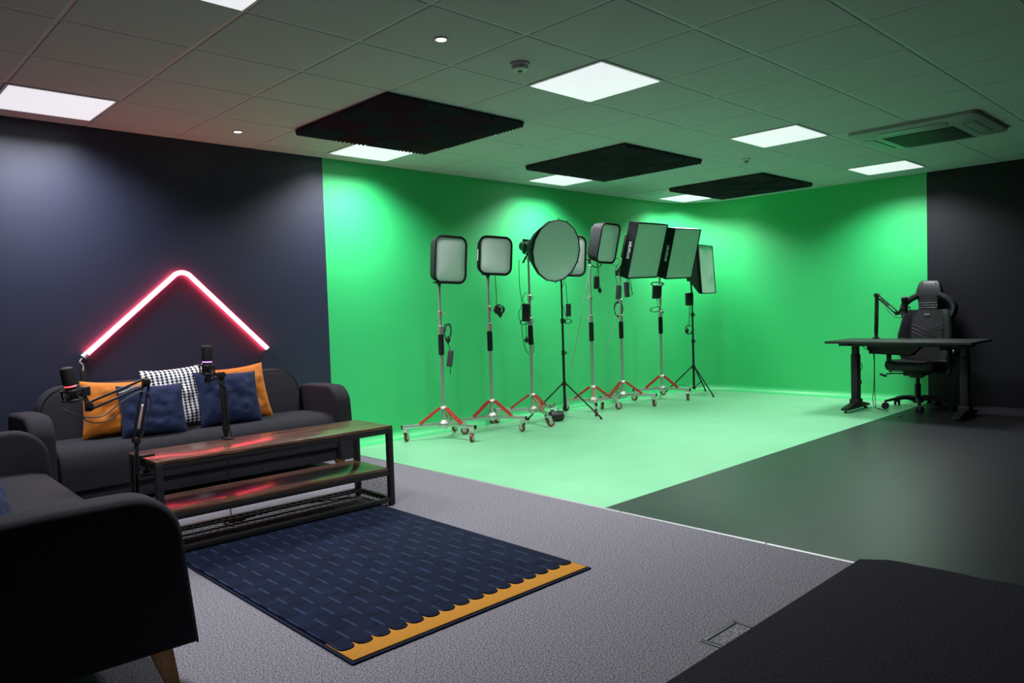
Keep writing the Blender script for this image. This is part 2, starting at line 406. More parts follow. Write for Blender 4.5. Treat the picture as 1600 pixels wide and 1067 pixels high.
# acoustic foam squares of sixteen wedge tiles
def foam_tile_mesh(along_x):
    b = MB(); n = 8; s = .296/n
    poly = [(-.148, 0)]
    for i in range(n): poly += [(-.148+s*i, .014), (-.148+s*(i+.5), .042)]
    poly += [(.148, .014), (.148, 0)]
    mp = (lambda a, z, h: V((a, h, -z))) if along_x else (lambda a, z, h: V((h, a, -z)))
    b.prism(poly, -.148, .148, mp); return b
def make_foam():
    t = thing('acoustic_foam_panel', '', 'acoustic foam')
    MB().box((0, 0, -.003), (1.18, 1.18, .006)).build('backing_board', 'foam', t)
    A = B = None
    for i in range(4):
        for j in range(4):
            ax = (i+j) % 2 == 0
            if ax and A is None: o = A = foam_tile_mesh(True).build('foam_tile', 'foam', t, smooth=False)
            elif not ax and B is None: o = B = foam_tile_mesh(False).build('foam_tile', 'foam', t, smooth=False)
            else: o = (A if ax else B).copy(); C.objects.link(o); o.parent = t
            o.location = (-.45+.3*i, -.45+.3*j, -.006)
    return t
F0 = make_foam()
move(F0, (2.4, 1.22, HC), 0, 'largest black wedge foam square on the ceiling, nearest the navy wall', 'ceiling foam squares')
move(copy_tree(F0), (4.8, 1.22, HC), 0, 'middle black wedge foam square on the ceiling', 'ceiling foam squares')
move(copy_tree(F0), (7.2, 1.22, HC), 0, 'smallest looking black wedge foam square, by the right wall of the green screen', 'ceiling foam squares')

# ceiling cassette air conditioner
t = thing('air_conditioner', 'square ceiling cassette air conditioner with dark centre grille near the right wall', 'air conditioner', (5.945, -1.18, HC))
def sq(h, z, r): return [(a, b, z) for a, b in rrect(2*h, 2*h, r, 4)]
MB().ring_loft([sq(.475, 0, .05), sq(.475, -.028, .05), sq(.46, -.036, .05), sq(.30, -.056, .03), sq(.285, -.056, .02)]).build('body', 'ac_plastic', t)
g = MB(); g.box((0, 0, -.0575), (.53, .53, .006), .002)
for k in range(22): g.box((-.25+.5*k/21, 0, -.062), (.010, .50, .006))
g.build('grille', 'ac_dark', t)
for k in range(4):
    a = k*PI/2
    f = MB(); Rm = Matrix.Rotation(a, 3, 'Z')
    f.box(Rm @ V((.375, 0, -.049)), (.075, .50, .006), .002, Rm @ Euler((0, -.125, 0)).to_matrix())
    fo = f.build('air_flap', 'ac_plastic', t)
    MB().box(Rm @ V((.333, 0, -.0535)), (.008, .50, .004), 0, Rm @ Euler((0, -.125, 0)).to_matrix()).build('slot', 'ac_dark', fo)

# ------------------------------------------------------------------ red chevron tube on the navy wall
yw = YB-.026
A_, B_, D_ = V((.53, yw, .975)), V((1.215, yw, 1.588)), V((1.868, yw, .940))
t = thing('neon_chevron', 'glowing red LED tube bent into an upward chevron on the navy wall', 'neon light', (1.215, yw, 1.588))
def sub(p): return V(p)-V((1.215, yw, 1.588))
ang = [B_+(A_-B_).normalized()*.07, B_+V((0, 0, -.016)), B_+(D_-B_).normalized()*.07]
pts = [A_] + [ang[0].lerp(ang[1], k/6).lerp(ang[1].lerp(ang[2], k/6), k/6) for k in range(7)] + [D_]
MB().tube([sub(p) for p in pts], .0175, 14, smooth=False).build('light_tube', 'neon', t)
d1 = (A_-B_).normalized()
MB().cyl(sub(A_-d1*.004), sub(A_+d1*.03), .021, n=14).build('end_cap', 'white_plastic', t)
d2 = (D_-B_).normalized()
MB().cyl(sub(D_), sub(D_+d2*.006), .0185, n=14).build('end_cap', 'white_plastic', t)
for f in (.2, .5, .8):
    for E_ in (A_, D_): q = sub(B_.lerp(E_, f)); MB().box(q+V((0, .020, 0)), (.02, .010, .02), .002).build('wall_clip', 'white_plastic', t)
MB().tube([sub(A_+d1*.028), sub(A_+d1*.045+V((-.01, 0, -.02))), sub((.505, yw+.005, .90)), sub((.505, yw+.008, .86))], .005, 8).build('lead', 'white_cable', t)
MB().box(sub((.507, YB-.014, .765)), (.034, .026, .20), .004).build('led_driver', 'satin_black', t)

# ------------------------------------------------------------------ sofas
W_, D_S = 2.14, .76
def make_sofa(zb0):
    t = thing('sofa', '', 'sofa')
    x0, x1 = .142, W_-.142
    MB().b2((x0, .03, zb0), (x1, D_S-.06, .185), .012).build('base', 'sofa', t)
    c = MB()
    poly = [(0.004, .19), (.60, .19), (.60, .425), (.57, .438), (.30, .452), (.12, .448), (.05, .430), (.014, .39), (0, .30)]
    c.prism(poly, x0+.002, x1-.002, lambda a, b, h: V((h, a, b)), .018)
    cu = c.build('seat_cushion', 'sofa', t)
    MB().tube([(x0+.01, .004, .192), (x1-.01, .004, .192)], .004, 6, False).build('seam', 'piping', cu)
    # back rest with big round top corners, leaning back
    bk = MB(); w = x1-x0-.03; pl = []
    r = .17; zt = .782; zb = .30
    for cx, a0 in ((w/2-r, 0), (-w/2+r, PI/2)):
        for i in range(9): a = a0+PI/2*i/8; pl.append((cx+r*math.cos(a), zt-r+r*math.sin(a)))
    pl += [(-w/2, zb), (w/2, zb)]
    def mp(a, b, h): return V((W_/2+a, .50+(b-.43)*.20+h, b))
    bk.prism(pl, 0, .16, mp, .04, 4)
    bo = bk.build('backrest', 'sofa', t)
    MB().tube([mp(a, b, .004)+V((0, -.001, 0)) for a, b in [(p[0]*.985, .45 if p[1] <= zb else .43+(p[1]-.43)*.985) for p in pl[:18]]], .003, 6, False).build('seam', 'piping', bo)
    for s in (0, 1):
        a_ = MB(); pl = [(-.015, zb0)]
        cx, cz, r = .172, .502, .152
        for i in range(10):
            a = PI-PI/2*i/9; pl.append((cx+r*math.cos(a)+.0, cz+r*math.sin(a)))
        pl += [(.40, .653), (.57, .643), (.61, .61), (.62, .56), (.62, zb0)]
        xa = 0 if s == 0 else W_-.14
        a_.prism(pl, xa, xa+.14, lambda a, b, h: V((h, a, b)), .026, 4)
        ao = a_.build('arm', 'sofa', t)
        for xs in (xa+.012, xa+.128):
            MB().tube([(xs, p[0]*.975+.007, zb0+(p[1]-zb0)*.985) for p in pl[:-2]], .0028, 6, False).build('seam', 'piping', ao)
    for sx in (.10, W_-.10):
        for sy, dy in ((.09, -.035), (D_S-.09, .035)):
            dx = -.03 if sx < 1 else .03; L = MB()
            top = [(sx-.034, sy-.034, zb0+.005), (sx+.034, sy-.034, zb0+.005), (sx+.034, sy+.034, zb0+.005), (sx-.034, sy+.034, zb0+.005)]
            bot = [(sx+dx+a*.017, sy+dy+b*.017, 0.0) for a, b in ((-1, -1), (1, -1), (1, 1), (-1, 1))]
            L.ring_loft([bot, top]); L.build('leg', 'legwood', t, smooth=False)
    return t
S0 = make_sofa(.09)
move(S0, (0.0, 1.72, 0), 0, 'charcoal three-seat sofa against the navy wall holding five cushions', 'charcoal sofas')
S1 = make_sofa(.15)
move(S1, (-.055, -.85, 0), PI/2-.028, 'charcoal sofa turned side-on at the lower left, its orange wooden leg showing', 'charcoal sofas')

def pillow_mesh(w, h, t, seed=0):
    b = MB(); n = 26; vs = []; fs = []; idx = {}
    for side in (1, -1):
        for i in range(n+1):
            for j in range(n+1):
                u, v = -1+2*i/n, -1+2*j/n
                edge = i in (0, n) or j in (0, n)
                if side == -1 and edge: idx[(side, i, j)] = idx[(1, i, j)]; continue
                px = w/2*u*(1-.075*(1-v*v)*abs(u)**2); pz = h/2*v*(1-.075*(1-u*u)*abs(v)**2)
                th = t/2*((1-u**4)*(1-v**4))**.55
                q = V((u*2+seed*3.1, v*2+seed, side*1.7))
                wr = noise.noise(q*1.6)*.016 + noise.noise(q*4)*.005
                edgew = (1-u*u)*(1-v*v)
                idx[(side, i, j)] = len(vs); vs.append(V((px, -side*(th+wr*min(1, edgew*3)), pz)))
    for side in (1, -1):
        for i in range(n):
            for j in range(n):
                f = [idx[(side, i, j)], idx[(side, i+1, j)], idx[(side, i+1, j+1)], idx[(side, i, j+1)]]
                fs.append(f if side == 1 else f[::-1])
    b.add(vs, fs); return b
def pillow(name, c, w, h, t, rot, m, label, seed):
    o = pillow_mesh(w, h, t, seed).build(name, m); o.location = c; o.rotation_euler = [math.radians(a) for a in rot]
    return tag(o, label, 'cushion', 'scatter cushions on the sofas')
pillow('throw_pillow', (.555, 2.06, .625), .41, .38, .14, (-16, 4, 0), 'orange', 'orange cushion at the left end of the back sofa, half behind navy', 1)
pillow('throw_pillow', (.745, 1.93, .600), .42, .37, .15, (-22, 2, -2), 'navy', 'navy cushion between the left orange and the patterned cushion', 2)
pillow('throw_pillow', (.975, 2.10, .655), .45, .44, .13, (-15, -3, 0), 'hound', 'black and white patterned cushion in the middle of the back sofa', 3)
pillow('throw_pillow', (1.275, 1.97, .625), .46, .40, .15, (-20, 3, 2), 'navy', 'navy cushion right of the patterned cushion, in front of orange', 4)
pillow('throw_pillow', (1.425, 2.12, .635), .43, .42, .13, (-14, -4, 0), 'orange', 'orange cushion at the right, showing as a strip beside navy', 5)
pillow('throw_pillow', (-.555, -.40, .640), .44, .42, .15, (-20, 3, 80), 'navy', 'navy cushion on the near sofa at the left edge of the photo', 6)

# ------------------------------------------------------------------ low industrial table
TX0, TX1, TY0, TY1, TZ = .305, 1.705, .57, .985, .50
t = thing('coffee_table', 'low two-tier table of dark rustic boards on a black metal mesh frame', 'table', (0, 0, 0))
MB().b2((TX0, TY0, TZ-.018), (TX1, TY1, TZ), .003).build('tabletop', 'wood', t)
MB().b2((TX0+.035, TY0+.008, .222), (TX1-.035, TY1-.008, .240), .003).build('shelf', 'wood', t)
f = MB(); q = .032
for z in (TZ-.034, .207, .038):
    for y_ in (TY0+.016, TY1-.016): f.b2((TX0+.03, y_-.014, z-.014), (TX1-.03, y_+.014, z+.014), .002)
    for x_ in (TX0+.016, TX1-.016): f.b2((x_-.014, TY0+.03, z-.014), (x_+.014, TY1-.03, z+.014), .002)
f.build('frame', 'black_metal', t)
for x_ in (TX0+.017, TX1-.017):
    for y_ in (TY0+.017, TY1-.017):
        lg = MB().b2((x_-.017, y_-.017, .006), (x_+.017, y_+.017, TZ-.018), .002).build('leg', 'black_metal', t)
        MB().cyl((x_, y_, 0), (x_, y_, .008), .014, n=10).build('foot', 'rubber', lg)
def lattice(b, w, h, p, sl, rw, mp, z=0):      # diamond wire mesh inside a w x h rectangle
    for sgn in (1, -1):
        k = -int((h*sl+w)/p)-2
        while k*p < w+h*sl+p:
            x0 = k*p; pts = []
            t0, t1 = 0., h
            # x = x0 + sgn*sl*t, clip to 0..w
            a, c = (0-x0)/(sgn*sl), (w-x0)/(sgn*sl)
            lo, hi = max(0, min(a, c)), min(h, max(a, c))
            if hi-lo > .004: b.tube([mp(x0+sgn*sl*lo, lo), mp(x0+sgn*sl*hi, hi)], rw, 4, False)
            k += 1
b = MB(); lattice(b, TX1-TX0-.06, TY1-TY0-.06, .042, .8, .0018, lambda a, c: V((TX0+.03+a, TY0+.03+c, .044)))
b.build('mesh_shelf', 'black_metal', t)
for x_ in (TX0+.016, TX1-.016):
    b = MB(); lattice(b, TY1-TY0-.06, .145, .019, .55, .0017, lambda a, c, x_=x_: V((x_, TY0+.03+a, .05+c)))
    b.build('mesh_side', 'black_metal', t)
b = MB(); pts = [V((.75+.035*math.cos(a)+.03*a/6, .84+.03*math.sin(a*1.3), .052+.004*math.sin(a*3))) for a in [k*.5 for k in range(30)]]
b.tube(pts+[V((1.2, .88, .051)), V((1.5, .80, .051)), V((1.55, .9, .051))], .004, 6)
tag(b.build('loose_cable', 'cable'), 'loose black cable lying on the mesh shelf of the low table', 'cable')

# ------------------------------------------------------------------ rug
RX0, RX1, RY0, RY1 = .37, 1.625, -1.085, .66
t = thing('rug', 'navy carved-pile rug with a scalloped orange end border, in front of the table', 'rug', (0, 0, 0))
MB().b2((RX0, RY0, 0), (RX1, RY1, .008), .003).build('backing', 'rug_back', t)
MB().b2((RX0+.012, RY0+.014, .006), (RX1-.012, RY0+.20, .0125), .002).build('end_border', 'rug_orange', t)
n_s = 16; sw = (RX1-RX0-.016)/n_s; poly = [(RX1-.008, RY1-.01), (RX0+.008, RY1-.01)]
for k in range(n_s):
    xa = RX0+.008+k*sw
    if k: poly.append((xa, RY0+.150))
    for i in range(9):
        a = PI*i/8; poly.append((xa+sw/2-(sw/2-.006)*math.cos(a), RY0+.120-.026*math.sin(a)))
MB().prism(poly, .007, .017, lambda a, b, h: V((a, b, h)), .002, 2).build('pile', 'rug', t)

# dark carpet laid over the grey carpet at the lower right
b = MB(); pts = []
random.seed(3)
x_ = .2
lo = [(XE+.02, -1.94), (.2, -1.94), (.2, YF+.3), (2.66, YF+.3)]
k = 0
while True:
    yy = YF+.3+.06*k
    if yy > -2.0: break
    pts.append((2.66-.05*(yy-(YF+.3))/3.7*2+random.uniform(-.008, .008), yy)); k += 1
poly = lo[:3]+pts
b.prism(poly, 0.0, .016, lambda a, b_, h: V((a, b_, h)), .003, 2)
tag(b.build('carpet_runner', 'mat', smooth=False), 'dark charcoal loop carpet over the grey carpet at the lower right corner', 'carpet')
t = thing('floor_outlet_box', 'rectangular floor box lid set in the grey carpet, cut by the dark carpet', 'floor box', (1.43, -1.99, 0), 0)
f = MB(); w2, h2 = .11, .135
for cx, cy, dx, dy in ((0, h2, 2*w2, .016), (0, -h2, 2*w2, .016), (w2, 0, .016, 2*h2+.016), (-w2, 0, .016, 2*h2+.016)): f.box((cx, cy, .002), (dx, dy, .004), .001)
f.build('frame', 'brick', t)
MB().box((0, 0, .0015), (2*w2-.03, 2*h2-.03, .003), .001).build('lid', 'carpet', t)

# ------------------------------------------------------------------ microphones and boom arms
def parallel_arm(b, p, q, gap, up=V((0, 0, 1))):
    p, q = V(p), V(q); d = (q-p).normalized(); n = (up-d*up.dot(d)).normalized()
    for s in (.5, -.5): b.bar(p+n*gap*s, q+n*gap*s, .011, .011, .002)
def spring(b, p, q, r, turns=22):
    p, q = V(p), V(q); u, w = frame_from(q-p); n = turns*8
    b.tube([p.lerp(q, i/n)+(u*math.cos(i*PI/4)+w*math.sin(i*PI/4))*r for i in range(n+1)], .0016, 5, False)
def joint(b, p, ax, r=.017, h=.040):
    p = V(p); ax = V(ax).normalized(); b.cyl(p-ax*h/2, p+ax*h/2, r, n=14); b.cyl(p-ax*(h/2+.006), p+ax*(h/2+.006), r*.55, n=10)

def microphone(loc, rot, ringmat, label):
    """side address condenser microphone in a shock mount, standing along local z, base of body at 0"""
    t = thing('microphone', label, 'microphone', loc, rot=[math.radians(a) for a in rot], group='studio microphones')
    MB().lathe([(.010, -.075), (.022, -.07), (.024, -.045), (.025, 0), (.025, .004)], n=20).build('body', 'satin_black', t)
    g = MB(); g.lathe([(.024, .010), (.029, .013), (.030, .02), (.030, .088), (.027, .096), (.020, .100), (0, .101)], n=24)
    for k in range(24):
        a = 2*PI*k/24; g.box((.030*math.cos(a), .030*math.sin(a), .054), (.002, .0025, .07), 0, (0, 0, a))
    g.build('grille', 'rubber', t)
    MB().lathe([(.0255, .004), (.0262, .005), (.0262, .0085), (.0255, .0095)], n=24).build('light_ring', ringmat, t)
    s = MB()
    for z in (-.058, -.012):
        s.tube([(.045*math.cos(2*PI*k/24), .045*math.sin(2*PI*k/24), z) for k in range(25)], .0045, 6, False)
    for k in range(8):
        a = 2*PI*k/8; s.tube([(.045*math.cos(a), .045*math.sin(a), -.012), (.026*math.cos(a+.4), .026*math.sin(a+.4), -.034), (.045*math.cos(a+.8), .045*math.sin(a+.8), -.058)], .0018, 5, False)
    for k in range(4):
        a = 2*PI*k/4+.3; s.cyl((.045*math.cos(a), .045*math.sin(a), -.066), (.045*math.cos(a), .045*math.sin(a), -.004), .004, n=8)
    s.build('shock_mount', 'black_metal', t)
    return t

# left boom: clamps on the left end of the low table, reaches out over the sofa arm
CX, CY = .295, .79
t = thing('microphone_boom', 'black scissor microphone arm clamped to the left end of the low table', 'microphone arm', (0, 0, 0), group='microphone boom arms')
b = MB(); b.b2((CX-.012, CY-.02, TZ-.075), (CX, CY+.02, TZ+.02), .002); b.b2((CX-.012, CY-.02, TZ+.001), (CX+.075, CY+.02, TZ+.010), .002)
b.b2((CX-.012, CY-.02, TZ-.085), (CX+.05, CY+.02, TZ-.075), .002); b.cyl((CX+.035, CY, TZ-.10), (CX+.035, CY, TZ-.019), .005, n=8); b.cyl((CX+.035, CY, TZ-.026), (CX+.035, CY, TZ-.019), .014, n=12)
b.bar((CX+.005, CY, TZ-.10), (CX+.065, CY, TZ-.10), .008, .008, .002)
b.cyl((CX-.006, CY, TZ+.01), (CX-.006, CY, TZ+.07), .010, n=12)
b.build('clamp', 'black_metal', t)
J0, J1, J2 = V((CX-.006, CY, TZ+.085)), V((.352, .79, .882)), V((.085, .79, .787))
ax = (J1-J0).cross(J2-J1).normalized()
b = MB(); joint(b, J0, ax); parallel_arm(b, J0, J1, .030, V((1, 0, 0))); b.build('lower_arm', 'black_metal', t)
b = MB(); joint(b, J1, ax, .016, .046); b.box(J1, (.03, .02, .035), .003); b.build('elbow', 'satin_black', t)
b = MB(); parallel_arm(b, J1, J2, .034); joint(b, J2, ax, .015, .04); b.box(J2+V((-.004, 0, 0)), (.03, .024, .05), .003); b.build('upper_arm', 'black_metal', t)
b = MB(); spring(b, J0.lerp(J1, .2), J0.lerp(J1, .62), .006); spring(b, J1.lerp(J2, .12), J1.lerp(J2, .5), .006); b.build('spring', 'satin_steel', t)
MK = V((.045, .79, .872))
b = MB(); b.bar(J2, J2+V((-.022, 0, .05)), .012, .02, .002); b.box(J2+V((-.012, 0, .075)), (.034, .03, .045), .004); b.bar(J2+V((-.012, 0, .075)), (.045, .79, .845), .014, .014, .002); b.build('swivel_mount', 'satin_black', t)
b = MB(); b.tube([(-.015, .765, .825), (-.04, .76, .80), (-.02, .75, .775), (.05, .765, .74), (.14, .77, .735), (.22, .775, .79), (.30, .78, .83), (.345, .775, .83), (.365, .775, .78), (.345, .775, .70), (.318, .775, .62), (CX-.02, .775, .52), (CX-.03, .775, .30), (CX-.035, .80, .05), (CX-.05, .9, .006)], .0035, 7)
b.tube([(.03, .755, .78), (.06, .75, .72), (.13, .755, .705), (.20, .765, .735), (.26, .775, .80)], .003, 7); b.build('cable', 'cable', t)
microphone((.008, .79, .885), (-4, -7, 40), 'redring', 'black microphone with a red light ring, on the left boom arm')

# second boom: clamps on the back edge of the table, standing straight up
CX2, CY2 = .828, TY1
t = thing('microphone_boom', 'black microphone arm standing upright from the back edge of the low table', 'microphone arm', (0, 0, 0), group='microphone boom arms')
b = MB(); b.b2((CX2-.02, CY2, TZ-.075), (CX2+.02, CY2+.012, TZ+.02), .002); b.b2((CX2-.02, CY2-.07, TZ+.001), (CX2+.02, CY2+.012, TZ+.010), .002)
b.b2((CX2-.02, CY2-.05, TZ-.085), (CX2+.02, CY2+.012, TZ-.075), .002); b.cyl((CX2, CY2-.035, TZ-.10), (CX2, CY2-.035, TZ-.019), .005, n=8); b.cyl((CX2, CY2-.035, TZ-.026), (CX2, CY2-.035, TZ-.019), .014, n=12)
b.bar((CX2-.035, CY2-.035, TZ-.10), (CX2+.04, CY2-.035, TZ-.095), .008, .008, .002)
b.cyl((CX2, CY2-.012, TZ+.01), (CX2, CY2-.012, TZ+.06), .012, n=12); b.build('clamp', 'black_metal', t)
K0, K1 = V((CX2, CY2-.012, TZ+.06)), V((CX2-.012, CY2-.012, .872))
b = MB(); b.bar(K0-V((0, 0, .03)), K1, .026, .026, .003); joint(b, K0, (0, 1, 0), .016, .034); b.build('lower_arm', 'black_metal', t)
b = MB(); joint(b, K1, (0, 1, 0), .018, .05); b.build('elbow', 'satin_black', t)
K2 = V((.742, .985, .850))
b = MB(); parallel_arm(b, K1+V((0, 0, .003)), K2, .022); b.box(K2, (.03, .03, .035), .004); b.bar(K2, (.744, .985, .905), .016, .016, .003); b.build('upper_arm', 'black_metal', t)
b = MB(); b.tube([(.76, .97, .87), (.80, .96, .83), (.835, .955, .78), (.838, .955, .6), (.850, .958, .535), (.87, 1.0, .50), (.86, 1.02, .42), (.85, 1.02, .2), (.86, 1.03, .006)], .0032, 7); b.build('cable', 'cable', t)
microphone((.744, .985, .945), (2, 1, 20), 'violet', 'black microphone with a violet light ring, on the upright arm')

# ------------------------------------------------------------------ rolling light stands
def caster_mesh(r=.040):
    b = MB(); b.use(0)
    b.cyl((0, 0, .118), (0, 0, .104), .022, n=14); b.box((0, 0, .103), (.05, .044, .006), .002)
    for s in (-1, 1): b.prism([(-.022, .100), (.022, .100), (.034, .035), (.012, .035)], s*.019-.0015, s*.019+.0015, lambda a, c, h: V((a, h, c)))
    b.bar((-.05, 0, .097), (-.005, 0, .102), .03, .004, .001); b.cyl((.022, -.024, r), (.022, .024, r), .006, n=10)
    b.lathe([(.006, -.013), (.022, -.013), (.024, -.010), (.024, .010), (.022, .013), (.006, .013)], (.022, 0, r), (0, 1, 0), 20)
    b.use(1).lathe([(.024, -.011), (.034, -.0135), (r, -.009), (r, .009), (.034, .0135), (.024, .011)], (.022, 0, r), (0, 1, 0), 24)
    return b
CASTER = None
def rolling_stand(x, y, rots, top, label, grip=(.80, 1.0), knob=180, caster_dirs=(20, 140, 260), rods=(), reach=.40):
    global CASTER
    t = thing('light_stand', label, 'light stand', (x, y, 0), group='steel rolling light stands')
    MB().lathe([(.018, .095), (.045, .100), (.052, .120), (.050, .150), (.034, .168), (.020, .175), (.0185, .24)], n=20).build('hub', 'satin_steel', t)
    for k, a in enumerate(rots):
        a = math.radians(a); d = V((math.cos(a), math.sin(a), 0))
        lg = MB().bar(d*.03+V((0, 0, .136)), d*reach+V((0, 0, .136)), .026, .034, .003).build('leg', 'satin_steel', t)
        MB().bar(d*reach+V((0, 0, .136)), d*(reach+.010)+V((0, 0, .136)), .028, .036, .002).build('end_cap', 'rubber', lg)
        sd = V((-d.y, d.x, 0)); b = MB()
        for s in (-1, 1): b.bar(d*.035+sd*.016*s+V((0, 0, .292)), d*.235+sd*.016*s+V((0, 0, .150)), .005, .020, .001)
        b.build('brace', 'red_metal', lg)
        if CASTER is None: c = CASTER = caster_mesh().build('caster', ['zinc', 'red_wheel'], lg)
        else: c = CASTER.copy(); C.objects.link(c); c.parent = lg
        c.location = d*(reach-.03); c.rotation_euler = (0, 0, math.radians(caster_dirs[k]))
    kd = V((math.cos(math.radians(knob)), math.sin(math.radians(knob)), 0))
    MB().lathe([(.020, .275), (.034, .280), (.040, .290), (.034, .304), (.020, .31)], n=18).build('collar', 'satin_steel', t)
    MB().cyl((0, 0, .09), (0, 0, grip[1]+.01), .0175, n=18).build('lower_tube', 'chrome', t)
    MB().lathe([(.018, grip[0]), (.027, grip[0]+.004), (.027, grip[1]-.004), (.018, grip[1])], n=18).build('foam_grip', 'foam_grip', t)
    def clampk(z, h, r):
        b = MB(); b.lathe([(r*.8, z), (r, z+.004), (r, z+h-.004), (r*.8, z+h)], n=16); b.cyl(kd*r*.8+V((0, 0, z+h*.55)), kd*(r+.028)+V((0, 0, z+h*.55)), .006, n=8)
        b.bar(kd*(r+.028)+V((0, 0, z+h*.55-.018)), kd*(r+.028)+V((0, 0, z+h*.55+.018)), .006, .012, .002); b.build('clamp_collar', 'satin_steel', t)
    clampk(grip[1], .085, .027)
    z2 = grip[1]+(top-grip[1])*.36
    MB().cyl((0, 0, grip[1]), (0, 0, z2), .0145, n=16).build('middle_tube', 'chrome', t)
    clampk(z2, .060, .023)
    MB().cyl((0, 0, z2), (0, 0, top), .0115, n=14).build('upper_tube', 'chrome', t)
    MB().cyl((0, 0, top-.06), (0, 0, top), .016, n=12).build('spigot', 'satin_steel', t)
    for p, q in rods:
        b = MB(); b.cyl(p, q, .0045, n=8); b.cyl(V(p)+V((0, -.02, 0)), V(p)+V((0, .02, 0)), .014, n=10); b.build('hanging_rod', 'satin_steel', t)
    return t
def black_stand(x, y, rots, top, apex, label, reach=.46, z0=.07):
    t = thing('light_stand', label, 'light stand', (x, y, 0), group='black tripod light stands')
    MB().cyl((0, 0, z0), (0, 0, .72), .0150, n=14).build('lower_tube', 'black_metal', t)
    MB().cyl((0, 0, .72), (0, 0, 1.06), .0125, n=14).build('middle_tube', 'black_metal', t)
    MB().cyl((0, 0, 1.06), (0, 0, top), .0100, n=14).build('upper_tube', 'black_metal', t)
    for z in (.70, 1.05):
        b = MB(); b.cyl((0, 0, z-.02), (0, 0, z+.03), .021, n=14); b.cyl((.015, 0, z), (.045, 0, z), .006, n=8); b.box((.05, 0, z), (.012, .008, .03), .002); b.build('clamp_collar', 'satin_black', t)
    b = MB(); b.cyl((0, 0, apex-.025), (0, 0, apex+.02), .024, n=14)
    b.build('leg_collar', 'satin_black', t)
    MB().cyl((0, 0, z0), (0, 0, z0+.035), .021, n=14).build('spreader_collar', 'satin_black', t)
    for a in rots:
        a = math.radians(a); d = V((math.cos(a), math.sin(a), 0))
        p, q = d*.02+V((0, 0, apex)), d*reach+V((0, 0, .010)); lg = MB().cyl(p, q, .0085, n=10).build('leg', 'black_metal', t)
        MB().bar(d*.015+V((0, 0, z0+.02)), p.lerp(q, .62), .014, .005).build('spreader', 'black_metal', lg)
        MB().cyl(q+V((0, 0, -.010))-d*.004, q+(p-q).normalized()*.03, .0105, n=10).build('rubber_foot', 'rubber', lg)
    return t

def heading(x, y, a):    # compass angle of a lamp front turned a degrees to the right of the viewpoint in the room
    vx, vy = x+.934, y+3.278; L = math.hypot(vx, vy); vx /= L; vy /= L; a = math.radians(a)
    return math.atan2(-vy*math.cos(a)-vx*math.sin(a), -vx*math.cos(a)+vy*math.sin(a))

def panel_softbox(x, y, z, a, w, h, d, label, tilt=0, roll=0, dep=.11, mark=False, diff='diffuser'):
    """round cornered cloth softbox on a flat LED panel; local +x is the front, origin on the stand top"""
    t = thing('softbox_light', label, 'softbox', (x, y, z), rot=(math.radians(roll), math.radians(tilt), heading(x, y, a)), group='softbox lights on stands')
    def ring(s, xx, r): return [(xx, p[0], p[1]+h/2+.03) for p in rrect(w*s, h*s, r*s)]
    b = MB(); b.ring_loft([ring(.80, d-dep, .07), ring(.92, d-dep*.9, .07), ring(.985, d-dep*.45, .07), ring(1.0, d-.008, .07), ring(.97, d-.006, .065)], cap=True); b.build('cloth_body', 'black_fabric', t)
    b = MB(); R0 = [V(p) for p in ring(1.0, d, .07)]; b.tube(R0+[R0[0]], .0115, 8, False); b.build('rim', 'black_fabric', t)
    b = MB(); n = 12; rings = [ring(.985, d-.004, .066), ring(.9, d+.002, .06), ring(.6, d+.006, .05), ring(.2, d+.008, .02)]; b.ring_loft(rings, True); b.build('diffuser', diff, t)
    b = MB(); b.box((d-dep-.012, 0, h/2+.03), (.03, w*.72, h*.72), .006); b.build('led_panel', 'satin_black', t)
    b = MB(); b.bar((0, 0, -.02), (0, 0, .05), .026, .026, .003); b.bar((0, 0, .035), (d-dep-.02, 0, .10), .024, .018, .003); b.cyl((0, -.035, .03), (0, .02, .03), .012, n=10); b.box((0, -.05, .03), (.03, .03, .012), .003); b.build('tilt_bracket', 'satin_black', t)
    if mark:
        MB().box((d-dep*.35, -w*.5-.0025, h/2+.03), (.018, .002, h*.30), .0005).build('logo_mark', 'print', t)
    return t
